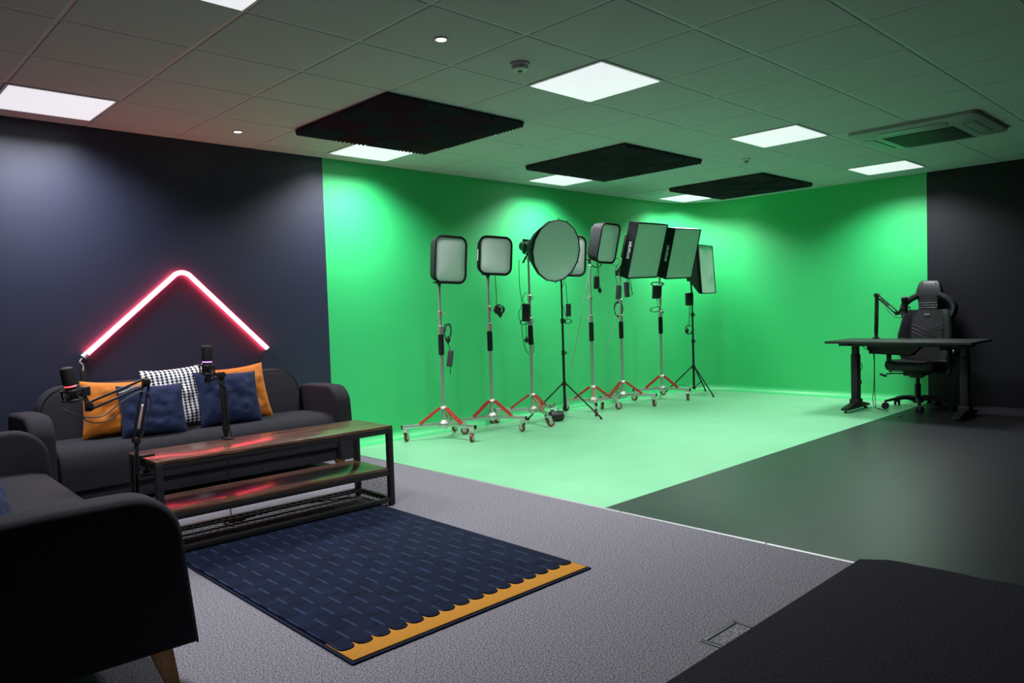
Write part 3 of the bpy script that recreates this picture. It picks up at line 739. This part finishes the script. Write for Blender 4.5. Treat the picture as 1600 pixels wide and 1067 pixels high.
def lip_softbox(x, y, z, a, w, h, d, label, tilt=0, roll=0, lip=.13, back=.10, zc=.0, text=True):
    t = thing('softbox_light', label, 'softbox', (x, y, z), rot=(math.radians(roll), math.radians(tilt), heading(x, y, a)), group='softbox lights on stands')
    z0 = zc+.03
    def ring(s, xx): return [(xx, sy*w/2*s, z0+h/2+sz*h/2*s) for sy, sz in ((1, 1), (-1, 1), (-1, -1), (1, -1))]
    b = MB(); b.ring_loft([ring(.45, d-lip-back), ring(.97, d-lip), ring(1.0, d-.004), ring(.965, d-.004), ring(.965, d-.03)], cap=True); b.build('cloth_body', 'black_fabric', t, smooth=False)
    MB().ring_loft([[(d-.02, sy*w/2*.93, z0+h+.001), (d-lip, sy*w/2*.9, z0+h*.985+.002), (d-lip, sy*w/2*.88, z0+h*.985+.001), (d-.02, sy*w/2*.93, z0+h)] for sy in (1, -1)], True).build('top_panel', 'silver_fabric', t)
    b = MB(); n = 14; vs = []; fs = []
    for i in range(n+1):
        for j in range(n+1):
            u, v = -1+2*i/n, -1+2*j/n
            q = V((u*1.5+x, v*1.5, y)); sag = .012*(1-u*u)*(1-v*v)+.010*noise.noise(q*1.3)*(1-u**4)*(1-v**4)
            crease = .006*math.exp(-((u*.9+v*.55+.1)/.07)**2)*(1-u**4)*(1-v**4)
            vs.append((d-.012-sag+crease, u*w/2*.965, z0+h/2+v*h/2*.965))
    for i in range(n):
        for j in range(n): fs.append([i*(n+1)+j, (i+1)*(n+1)+j, (i+1)*(n+1)+j+1, i*(n+1)+j+1])
    b.add(vs, fs); b.build('diffuser', 'diffuser_thin', t)
    b = MB(); b.box((d-lip-back-.02, 0, z0+h/2), (.05, w*.42, h*.42), .008); b.build('led_panel', 'satin_black', t)
    b = MB(); b.bar((0, 0, -.02), (0, 0, .05), .028, .028, .003); b.bar((0, 0, .04), (d-lip-back-.03, 0, z0+h*.32), .024, .018, .003)
    b.cyl((0, -.04, .03), (0, .03, .03), .013, n=10); b.build('tilt_bracket', 'satin_black', t)
    if text:   # lettering along the left flank of the lip, reading upwards
        mt = Matrix.Translation((d-lip*.46, -w/2*.993-.0015, z0+h*.50)) @ Matrix(((0, -1, 0, 0), (0, 0, -1, 0), (1, 0, 0, 0), (0, 0, 0, 1)))
        text_mesh('lettering', 'amaran', .066, mt, 'print', t)
    return t
def octabox(x, y, z, a, R, d, label, tilt=0, roll=0):
    t = thing('octagonal_softbox', label, 'softbox', (x, y, z), rot=(math.radians(roll), math.radians(tilt), heading(x, y, a)), group='softbox lights on stands')
    n = 16; z0 = .075
    def ring(r, xx): return [(xx, r*math.cos(2*PI*(k+.5)/n), z0+r*math.sin(2*PI*(k+.5)/n)) for k in range(n)]
    body = MB(); pr_ = [(.055, .06), (.13, .12), (.21, d*.52), (.27, d*.76), (R, d-.03), (R*1.005, d)]
    body.ring_loft([ring(r, xx) for r, xx in pr_], cap=False); body.add(ring(.055, .06), [list(range(n))])
    body.build('cloth_body', 'black_fabric', t)
    b = MB()
    for k in (2, 3, 4, 5): 
        a0, a1 = 2*PI*(k+.5)/n, 2*PI*(k+1.5)/n
        P_ = [(xx, (r+.002)*math.cos(q), z0+(r+.002)*math.sin(q)) for (r, xx) in (pr_[3], pr_[4]) for q in (a0, a1)]
        b.add(P_, [[0, 1, 3, 2]])
    b.build('grey_panel', 'silver_fabric', t)
    b = MB(); b.ring_loft([ring(R*.99, d-.006), ring(R*.8, d-.002), ring(R*.4, d+.004), ring(R*.05, d+.006)], True); b.build('diffuser', 'diffuser', t)
    rr = [V(p) for p in ring(R, d)]; b = MB(); b.tube(rr+[rr[0]], .005, 6, False); b.build('rim', 'black_fabric', t)
    b = MB()
    for p in rr: q = (p-V((d, 0, z0))).normalized(); b.cyl(p, p+q*.018, .003, n=6)
    b.build('rod_tip', 'black_metal', t, kind=None)
    b = MB(); b.lathe([(.03, -.12), (.052, -.115), (.055, -.04), (.062, -.03), (.062, .04), (.08, .06), (.08, .075)], (0, 0, z0), (1, 0, 0), 20)
    hd = b.build('lamp_head', 'satin_black', t)
    b = MB(); b.box((-.06, 0, z0+.062), (.10, .05, .03), .006); b.build('top_fin', 'satin_black', hd)
    b = MB(); b.bar((0, 0, -.02), (0, 0, .03), .03, .03, .003); b.prism(rrect(.05, .10, .012), -.065, -.055, lambda p, q, h: V((p, h, q+.05))); b.prism(rrect(.05, .10, .012), .055, .065, lambda p, q, h: V((p, h, q+.05)))
    b.bar((0, -.062, .0), (0, .062, .0), .03, .012, .002); b.bar((-.02, 0, -.02), (-.06, 0, -.10), .018, .014, .003); b.cyl((0, .06, .07), (0, .09, .07), .014, n=10); b.build('yoke', 'black_metal', t)
    return t

YS = 2.25
rolling_stand(3.44, YS, (157, -84, 37), 1.44, 'leftmost rolling light stand with red braces, nearest the sofa', caster_dirs=(30, -150, 20), knob=-20, grip=(.79, .98))
panel_softbox(3.44, YS, 1.44, 33, .34, .42, .185, 'tall rounded softbox on the leftmost rolling stand', tilt=3, roll=-2)
rolling_stand(4.06, YS, (176, -78, 50), 1.52, 'second rolling light stand from the sofa, small square softbox on top', caster_dirs=(-60, 80, 10), knob=10, grip=(.79, .985))
panel_softbox(4.06, YS, 1.52, 22, .335, .36, .185, 'small square rounded softbox with white mark on its black side', tilt=2, roll=-3, mark=True)
rolling_stand(4.64, YS, (130, -110, 10), 1.75, 'rolling light stand carrying the octagonal softbox', caster_dirs=(200, -20, 60), knob=0, grip=(.82, 1.02))
octabox(4.64, YS, 1.77, 39, .31, .44, 'large white-faced octagonal softbox with black cone, turned to the right', tilt=10, roll=-8)
black_stand(5.11, 2.22, (-80, 40, 160), 1.53, .37, 'black tripod light stand between the octagonal softbox and tilted softbox')
panel_softbox(5.11, 2.22, 1.52, 26, .40, .42, .17, 'softbox mostly hidden behind the octagonal softbox, one corner showing', tilt=3, roll=-2)
rolling_stand(5.57, 2.20, (-135, 105, -15), 1.69, 'rolling light stand under the tilted narrow softbox, long thin rod hanging', caster_dirs=(40, 160, -30), knob=150, grip=(.81, 1.02), rods=(((-.02, -.03, 1.66), (-.30, .05, .52)),), reach=.36)
panel_softbox(5.57, 2.20, 1.70, 59, .40, .43, .20, 'tilted rounded softbox right of the octagonal softbox', tilt=13, roll=0, dep=.14)
rolling_stand(6.18, YS, (178, -66, 52), 1.60, 'rolling light stand under the left of the two big rectangular softboxes', caster_dirs=(60, 10, 30), knob=200, grip=(.81, 1.01), rods=(((-.06, -.03, 1.20), (-.25, .05, .62)),))
lip_softbox(6.17, YS+.03, 1.58, 57, .66, .64, .36, 'big rectangular softbox with white lettering, left one of the pair', tilt=16, roll=2)
rolling_stand(6.99, YS, (154, -88, 36), 1.58, 'rolling light stand under the right of the two big rectangular softboxes', caster_dirs=(100, 20, -30), knob=10, grip=(.83, 1.04))
lip_softbox(6.97, YS+.04, 1.57, 58, .62, .62, .34, 'big rectangular softbox with white lettering, right one of the pair', tilt=15, roll=2)
black_stand(7.585, 2.16, (-110, 10, 130), 1.30, .37, 'black tripod light stand at the far right end of the row', reach=.40)
lip_softbox(7.585, 2.16, 1.28, 70, .55, .63, .24, 'narrow looking softbox turned furthest sideways, at the right end of the row', tilt=-3, roll=1, text=False, lip=.05, back=.16)

# hanging power adapters and their cables
def coil(b, c, w, h, turns, r=.0035, ax=V((1, 0, 0)), seed=0):
    c = V(c); pts = []
    for k in range(turns*8+1):
        a = 2*PI*k/8; q = 1+.12*math.sin(k*1.7+seed)
        pts.append(c+ax*(w*.5*math.cos(a)*q)+V((0, 0, h*.5*math.sin(a)*q))+V((.006*math.sin(k*.9), -.012+.020*k/(turns*8), 0)))
    b.tube(pts, r, 6)
def adapter(loc, size, rot, label, cable=(), coils=(), plug=None, m='brick'):
    t = thing('power_adapter', label, 'power adapter', loc, group='power adapters hanging on the stands')
    R_ = [math.radians(a) for a in rot]
    b = MB(); b.box((0, 0, 0), size, min(size)*.2, R_, 3); b.build('housing', m, t)
    b = MB()
    for pts in cable: b.tube(pts, .0035, 6)
    for c in coils: coil(b, *c)
    if cable or coils: b.build('cable', 'cable', t)
    if plug:
        b = MB(); p = V(plug); b.lathe([(.006, .05), (.010, .03), (.022, .022), (.024, 0), (.020, -.004)], p, (0, -.2, 1), 14); b.box(p+V((0, -.004, -.012)), (.020, .006, .018)); b.build('plug', 'rubber', t)
    return t
IR = V((.72, -.69, 0))     # direction along which the cable loops spread
def at(x, y, dx, z, dy=-.02): return (x+IR.x*dx, y+IR.y*dx+dy, z)
adapter(at(3.44, YS, .068, .755), (.055, .04, .155), (0, 8, -44), 'grey power brick hanging beside the leftmost rolling stand',
        cable=[[(0, 0, .078), (-.01, 0, .12), (-.05, 0, .20), (-.045, .01, .28)], [(0, 0, -.08), (-.004, 0, -.12), (-.002, 0, -.15)]],
        coils=[((-.02, 0, .25), .055, .16, 3, .0035, IR)], plug=(-.02, 0, .165))
adapter(at(4.06, YS, .075, 1.20), (.07, .05, .07), (10, 25, -44), 'small black adapter bundle on the second rolling stand',
        cable=[[(-.02, .0, .03), (-.01, 0, .12), (-.01, .01, .30), (-.01, .01, .36)]], coils=[((0, -.02, 0), .09, .09, 4, .004, IR, 2)], plug=(.01, -.02, -.06), m='satin_black')
adapter(at(4.64, YS, -.055, 1.16), (.085, .06, .19), (0, 2, -44), 'large black control box strapped to the octagonal softbox stand',
        cable=[[(-.02, 0, .09), (-.045, 0, .14), (-.01, 0, .20), (.03, 0, .20)], [(-.06, .02, .55), (-.065, .02, .30), (-.06, .0, .10), (-.11, 0, -.02), (-.075, 0, -.12), (-.05, 0, -.30), (.0, 0, -.42), (.07, 0, -.44), (.10, 0, -.38), (.085, 0, -.2), (.055, .01, 0)], [(-.01, 0, -.09), (-.008, 0, -.2), (-.008, 0, -.27)]],
        coils=[((-.035, 0, -.10), .07, .05, 2, .0035, IR, 1)], plug=(-.008, 0, -.30), m='satin_black')
adapter(at(5.11, 2.22, .055, 1.17), (.055, .035, .14), (0, 0, -44), 'dark flat power brick hanging on the black tripod beside the octagonal softbox',
        cable=[[(-.01, 0, .07), (-.02, 0, .14), (-.03, 0, .30)], [(-.05, 0, .32), (-.10, 0, .22), (-.105, 0, .10), (-.07, 0, .0), (-.035, 0, -.08)]], coils=[((-.02, 0, -.12), .08, .05, 2, .003, IR, 3)])
adapter(at(5.57, 2.20, .055, 1.47), (.06, .05, .145), (0, 2, -44), 'black power brick hanging under the tilted softbox',
        cable=[[(.0, 0, .07), (.03, 0, .16), (.01, 0, .23)], [(.04, 0, .22), (.05, 0, .08), (.055, 0, -.05)]], coils=[((.0, 0, .22), .13, .09, 2, .0035, IR, 2)], plug=(.055, 0, -.10), m='satin_black')
adapter(at(6.21, YS, -.055, 1.36), (.065, .045, .17), (0, 4, -44), 'grey power brick on the left side of the left big softbox stand',
        cable=[[(0, 0, .07), (-.04, 0, .15), (-.05, 0, .26), (.0, 0, .33)], [(0, 0, -.07), (-.01, 0, -.12)]], coils=[((-.015, 0, -.20), .09, .17, 4, .004, IR, 1), ((-.03, 0, .36), .10, .08, 1, .0035, IR, 4)])
adapter(at(6.21, YS, .012, 1.39, -.06), (.06, .04, .18), (0, -3, -44), 'grey power brick strapped in front of the left big softbox stand',
        cable=[[(0, 0, .075), (.02, 0, .15), (.06, 0, .05), (.11, 0, -.04), (.09, 0, -.07), (.05, 0, -.075)], [(.04, 0, .16), (.09, 0, .06), (.10, 0, -.05)]])
adapter(at(7.02, YS, -.075, 1.36), (.11, .06, .17), (0, 3, -44), 'wide black control box on the right big softbox stand',
        cable=[[(0, 0, .085), (.03, 0, .12), (.09, 0, .16)], [(.0, 0, -.08), (.01, 0, -.16), (.05, 0, -.20)], [(.12, 0, .13), (.10, 0, -.05), (.09, 0, -.18)]],
        coils=[((0, -.01, .10), .15, .05, 2, .006, IR, 2), ((-.04, 0, -.22), .12, .06, 2, .0035, IR, 5)], plug=(.10, 0, -.27), m='satin_black')
adapter(at(7.585, 2.16, -.055, 1.26), (.10, .06, .17), (0, 0, -44), 'black control box beside the softbox at the right end of the row',
        cable=[[(0, 0, -.08), (-.01, 0, -.18), (-.03, 0, -.32)], [(.02, 0, -.08), (.01, 0, -.25), (-.01, 0, -.34)]],
        coils=[((-.02, 0, -.40), .10, .11, 4, .0035, IR, 2)], plug=(-.07, 0, -.42), m='satin_black')

# black roll lying on the green floor beside the black tripod
t = thing('sandbag_roll', 'small black padded roll on the green floor beside the black tripod', 'weight', (4.81, 2.10, 0), math.radians(-25))
MB().lathe([(.02, -.10), (.048, -.095), (.055, -.07), (.055, .07), (.048, .095), (.02, .10)], (0, 0, .055), (1, 0, 0), 20).build('body', 'satin_black', t)
MB().lathe([(.012, .098), (.026, .100), (.026, .106), (.012, .108)], (0, 0, .055), (1, 0, 0), 16).build('end_disc', 'white_plastic', t)
MB().tube([(-.05, 0, .108), (-.03, 0, .135), (.03, 0, .135), (.05, 0, .108)], .006, 8).build('handle', 'zinc', t)

# ------------------------------------------------------------------ desk corner
DX0, DX1, DY0, DY1, DZ = 6.90, 7.60, -1.25, .12, .755
t = thing('standing_desk', 'black height-adjustable desk on two T-shaped legs by the right wall', 'desk', (0, 0, 0))
b = MB(); b.prism([(DX0, DY0), (DX1, DY0), (DX1, DY1), (DX0, DY1)], DZ-.024, DZ, lambda a, c, h: V((a, c, h)), .003, 2); b.build('tabletop', 'desk', t)
b = MB(); b.b2((7.18, -1.17, DZ-.064), (7.23, .09, DZ-.024), .002); b.b2((7.28, -1.17, DZ-.064), (7.33, .09, DZ-.024), .002)
for y_ in (-.06, -1.10): b.b2((6.97, y_-.035, DZ-.05), (7.54, y_+.035, DZ-.024), .004)
b.build('underframe', 'black_metal', t)
for y_ in (-.06, -1.10):
    lg = MB().b2((7.21, y_-.036, .06), (7.30, y_+.036, .60), .005).build('leg', 'black_metal', t)
    MB().b2((7.218, y_-.029, .58), (7.292, y_+.029, DZ-.04), .004).build('inner_column', 'black_metal', lg)
    b = MB(); b.prism([(6.95, .025), (6.95, .045), (7.18, .085), (7.33, .085), (7.54, .045), (7.54, .025)], y_-.038, y_+.038, lambda a, c, h: V((a, h, c)), .003, 2); b.b2((7.195, y_-.048, .06), (7.315, y_+.048, .12), .004); b.build('foot', 'black_metal', lg)
    for x_ in (6.98, 7.51): MB().lathe([(.016, 0), (.020, .003), (.020, .008), (.008, .012), (.008, .03)], (x_, y_, 0), n=12).build('levelling_foot', 'rubber', lg)
b = MB()
b.tube([(7.28, -.11, .70), (7.35, -.16, .64), (7.42, -.26, .67), (7.46, -.36, .70)], .004, 7)
b.tube([(7.25, -.10, .52), (7.22, -.135, .50), (7.22, -.14, .46), (7.25, -.105, .42)], .004, 7)
b.build('cable', 'cable', t)
MB().box((7.25, -.105, .30), (.035, .025, .05), .006).build('control_box', 'satin_black', t)
b = MB(); b.prism([(-.13, .69), (-.13, .655), (-.17, .60), (-.56, .585), (-.64, .66), (-.64, .69)], 7.38, 7.39, lambda a, c, h: V((h, a, c))); b.prism([(-.13, .69), (-.13, .655), (-.17, .60), (-.56, .585), (-.64, .66), (-.64, .69)], 7.50, 7.51, lambda a, c, h: V((h, a, c)))
b.prism([(-.16, .60), (-.57, .585), (-.57, .592), (-.16, .607)], 7.38, 7.51, lambda a, c, h: V((h, a, c)))
for y_ in (-.16, -.61): b.b2((7.40, y_-.01, .65), (7.49, y_+.01, DZ-.024))
tr = b.build('cable_tray', 'black_metal', t)
b = MB(); b.b2((7.40, -.48, .60), (7.46, -.14, .64), .004)
for k in range(5): b.b2((7.41, -.46+.065*k, .64), (7.45, -.42+.065*k, .6425), .001)
b.build('power_strip', 'satin_black', tr)
t = thing('hanging_cable', 'pair of thin black cables falling from the desk to the floor', 'cable', (0, 0, 0))
MB().tube([(7.56, -.115, .72), (7.58, -.13, .5), (7.56, -.13, .2), (7.55, -.12, .10), (7.50, -.16, .006), (7.42, -.25, .005)], .004, 7).build('cable', 'cable', t)
MB().tube([(7.57, -.12, .72), (7.59, -.13, .55), (7.56, -.14, .25), (7.50, -.17, .03), (7.40, -.24, .005), (7.33, -.36, .005)], .004, 7).build('cable', 'cable', t)

# desk microphone arm
t = thing('microphone_boom', 'black microphone arm rising from the rear edge of the standing desk', 'microphone arm', (0, 0, 0), group='microphone boom arms')
CX3, CY3 = DX1-.02, -.155
b = MB(); b.b2((DX1, CY3-.025, DZ-.07), (DX1+.012, CY3+.025, DZ+.012), .002); b.b2((DX1-.07, CY3-.025, DZ+.001), (DX1+.012, CY3+.025, DZ+.012), .002); b.cyl((CX3, CY3, DZ+.01), (CX3, CY3, DZ+.07), .018, n=14); b.build('clamp', 'black_metal', t)
Q0, Q1, Q2 = V((CX3, CY3, DZ+.06)), V((CX3, CY3-.012, 1.225)), V((7.44, -.42, 1.03))
b = MB(); b.bar(Q0, Q1, .034, .034, .004); b.build('lower_arm', 'black_metal', t)
b = MB(); joint(b, Q1, (1, 0, 0), .024, .06); b.build('elbow', 'satin_black', t)
b = MB(); parallel_arm(b, Q1, Q2, .036); joint(b, Q2, (1, 0, 0), .022, .05); spring(b, Q1.lerp(Q2, .15), Q1.lerp(Q2, .6), .008); b.bar(Q2, (7.42, -.48, 1.07), .02, .02, .003); b.build('upper_arm', 'black_metal', t)
b = MB(); b.tube([(CX3+.02, CY3-.03, 1.19), (7.54, -.26, 1.10), (7.45, -.38, 1.0), (7.42, -.46, .98), (7.42, -.52, 1.0)], .0035, 7); b.build('cable', 'cable', t)
microphone((7.42, -.505, 1.10), (0, -12, 0), 'satin_black', 'black microphone on the desk arm, in front of the chair')

# gaming chair (faces -x)
t = thing('gaming_chair', 'black leather gaming chair with winged headrest behind the standing desk', 'chair', (7.69, -.535, 0))
# star base
b = MB(); b.lathe([(.030, .06), (.05, .065), (.055, .11), (.04, .125), (.03, .13)], n=18); b.build('hub', 'black_metal', t)
for k in range(5):
    a = math.radians(200+72*k); d = V((math.cos(a), math.sin(a), 0)); rs = []
    for r, z, w, h in ((.03, .10, .055, .05), (.12, .118, .050, .036), (.24, .105, .042, .026), (.335, .082, .034, .022)):
        sd = V((-d.y, d.x, 0)); c = d*r+V((0, 0, z)); rs.append([c+sd*w/2*p+V((0, 0, h/2*q)) for p, q in ((1, .6), (.6, 1), (-.6, 1), (-1, .6), (-1, -.6), (-.6, -1), (.6, -1), (1, -.6))])
    sp_ = MB().ring_loft(rs).build('base_spoke', 'black_metal', t)
    cs = MB(); c = d*.33; sd = V((math.cos(a+1.0), math.sin(a+1.0), 0))
    for s in (-1, 1): cs.cyl(c+sd*s*.008+V((0, 0, .032)), c+sd*s*.030+V((0, 0, .032)), .032, n=18)
    cs.cyl(c+V((0, 0, .03)), c+V((0, 0, .085)), .010, n=10); cs.box(c+V((0, 0, .058)), (.05, .05, .014), .005); cs.build('caster', 'rubber', sp_)
MB().lathe([(.03, .12), (.030, .26), (.020, .265), (.020, .39)], n=16).build('gas_lift', 'black_metal', t)
b = MB(); b.box((0, 0, .385), (.30, .20, .05), .01); b.box((-.02, .0, .36), (.12, .12, .05), .01); b.build('tilt_mechanism', 'black_metal', t)
b = MB(); b.tube([(-.05, .08, .375), (-.06, .22, .372), (-.062, .30, .362)], .008, 8); b.box((-.062, .33, .350), (.035, .075, .022), .008, (.35, 0, 0)); b.build('tilt_lever', 'satin_black', t)
# seat
def sect(pts, mp): return [mp(*p) for p in pts]
st = MB(); rs = []
for xx, w, zt, th in ((-.285, .40, .500, .06), (-.27, .48, .525, .10), (-.18, .53, .530, .12), (.0, .54, .515, .13), (.18, .52, .510, .13), (.25, .48, .505, .11)):
    hw = w/2; rs.append([(xx, p*hw, zt-th*q) for p, q in ((-.62, .10), (-.78, -.05), (-.95, .05), (-1, .4), (-.96, .85), (-.8, 1), (.8, 1), (.96, .85), (1, .4), (.95, .05), (.78, -.05), (.62, .10), (.3, .14), (-.3, .14))])
st.ring_loft(rs); st.build('seat', 'leather', t)
# backrest: stacked sections along z
LEAN = .165
def bx(z): return .235+(z-.52)*LEAN
bk = MB(); rs = []
for z, w, wing, th in ((.47, .44, .03, .09), (.55, .50, .06, .11), (.68, .545, .08, .12), (.78, .545, .085, .12), (.90, .505, .07, .12), (1.0, .47, .05, .11), (1.035, .45, .04, .10), (1.052, .41, .02, .08)):
    hw = w/2; rs.append([(bx(z)+o, p*hw, z) for p, o in ((-.60, 0), (-.72, -.5*wing), (-.92, -wing), (-1, -wing+.02), (-1, .5*th), (-.8, th), (0, th*1.05), (.8, th), (1, .5*th), (1, -wing+.02), (.92, -wing), (.72, -.5*wing), (.60, 0), (.3, .008), (0, .010), (-.3, .008))])
bk.ring_loft(rs); bo = bk.build('backrest', 'leather', t)
# quilted centre panel of the backrest: raised chevrons and diamonds
b = MB()
def bp_(yy, z, o=-.004): return V((bx(z)+o, yy, z))
for z in (.86, .82, .78):
    for s in (1, -1): b.tube([bp_(s*.145, z+.03), bp_(s*.07, z), bp_(0, z-.035)], .0028, 6, False)
for i in range(-6, 9):
    for s in (1, -1):
        p0 = V((-.145, .60+.045*i)); pts = []
        for k in range(13):
            yy = -.145+.29*k/12; z = .60+.045*i+s*(yy+.145*s)*.75*s*s
            z = .46+.045*i+(yy*s+.145)*.75
            if .52 < z < .765: pts.append(bp_(yy, z, -.0035))
        if len(pts) > 1: b.tube(pts, .0022, 5, False)
b.build('quilting', 'leather', bo)
b = MB()
for s in (1, -1): b.tube([bp_(s*.155, z, -.006) for z in (.52, .65, .8, .95, 1.02)], .004, 6)
b.build('piping', 'satin_black', bo)
b = MB(); b.prism(rrect(.058, .013, .006), -.002, .002, lambda p, q, h: bp_(p, 1.0+q, -.004+h)); bd = b.build('badge', 'silver', bo)
# side wings (shoulder loops) and headrest
for s in (1, -1):
    b = MB(); loop = [(s*.10, 1.215), (s*.155, 1.187), (s*.21, 1.150), (s*.248, 1.105), (s*.258, 1.05), (s*.238, .99), (s*.215, .93)]
    path = spline([V((bx(z)+.03, yy, z)) for yy, z in loop], 5); rs = []
    for k, p in enumerate(path):
        d = (path[min(k+1, len(path)-1)]-path[max(k-1, 0)]).normalized(); nrm = V((1, 0, 0)); sd = d.cross(nrm).normalized(); nrm = sd.cross(d)
        rs.append([p+sd*.034*math.cos(2*PI*i/10)+nrm*.055*math.sin(2*PI*i/10) for i in range(10)])
    b.ring_loft(rs); b.build('shoulder_wing', 'leather', t)
b = MB(); rs = []
for z, w, th, o in ((1.03, .19, .06, .014), (1.10, .20, .08, .008), (1.155, .215, .09, .004), (1.19, .255, .095, 0), (1.222, .275, .10, -.003), (1.285, .245, .10, -.002), (1.34, .215, .09, .006), (1.358, .195, .08, .012), (1.370, .165, .05, .025)):
    hw = w/2; rs.append([(bx(z)+o+q*th, p*hw, z) for p, q in ((-.7, 0), (-.93, .06), (-1, .25), (-1, .7), (-.85, 1), (.85, 1), (1, .7), (1, .25), (.93, .06), (.7, 0), (0, .02))])
b.ring_loft(rs); ho = b.build('headrest', 'leather', t)
b = MB()
for z in (1.075, 1.10, 1.125): b.tube([bp_(yy, z, .002) for yy in (-.10, -.05, 0, .05, .10)], .003, 6, False)
for s in (1, -1): b.tube([bp_(s*.078*k, z, .004-.002) for z, k in ((1.14, 1.0), (1.24, 1.03), (1.33, .9), (1.36, .8))], .0025, 6)
b.build('stitching', 'satin_black', ho)
# armrests
for s in (1, -1):
    ar = MB(); ar.bar((.03, s*.27, .38), (.03, s*.30, .42), .05, .03, .005); ar.box((.03, s*.30, .52), (.075, .035, .24), .01); ar.build('arm_post', 'satin_black', t)
    ar = MB(); ar.box((-.03, s*.30, .655), (.27, .095, .035), .014, seg=3); ar.build('arm_pad', 'rubber', t)
b = MB(); b.cyl((.24, -.275, .48), (.24, -.235, .48), .035, n=18); b.bar((.235, -.285, .485), (.19, -.29, .60), .018, .012, .004); rl = b.build('recline_lever', 'satin_black', t)
MB().box((.188, -.29, .605), (.018, .020, .030), .006).build('lever_tip', 'silver', rl)

# small disc lying on the vinyl in front of the desk chair
tag(MB().lathe([(.0, 0), (.022, 0), (.024, .003), (.020, .007), (0, .008)], (7.03, -.575, 0), n=18).build('cable_grommet', 'brick'), 'small dark disc on the black floor under the desk', 'grommet')

# ------------------------------------------------------------------ world, camera, view
w = bpy.data.worlds.new('room_air'); bpy.context.scene.world = w; w.use_nodes = True
w.node_tree.nodes['Background'].inputs['Color'].default_value = (.5, .55, .7, 1); w.node_tree.nodes['Background'].inputs['Strength'].default_value = 0.0
cam = bpy.data.cameras.new('camera'); co = bpy.data.objects.new('camera', cam); C.objects.link(co); bpy.context.scene.camera = co
cam.sensor_width = 36; cam.sensor_fit = 'HORIZONTAL'; cam.lens = 1164.9*36/1600; cam.clip_start = .05
yaw, pit, rol = .764304344, -.0422845755, -.0317195124
f = V((math.sin(yaw)*math.cos(pit), math.cos(yaw)*math.cos(pit), math.sin(pit))); r = V((math.cos(yaw), -math.sin(yaw), 0)); u = r.cross(f)
r2 = r*math.cos(rol)+u*math.sin(rol); u2 = u*math.cos(rol)-r*math.sin(rol)
mw = Matrix((r2, u2, -f)).transposed().to_4x4(); mw.translation = (-.9335, -3.2778, HC-1.3831); co.matrix_world = mw
s = bpy.context.scene
s.view_settings.view_transform = 'Standard'; s.view_settings.look = 'None'; s.view_settings.gamma = 1; s.view_settings.use_curve_mapping = False
s.view_settings.exposure = 0.0
s.cycles.max_bounces = 8; s.cycles.diffuse_bounces = 5; s.cycles.glossy_bounces = 4
s.cycles.sample_clamp_indirect = 6
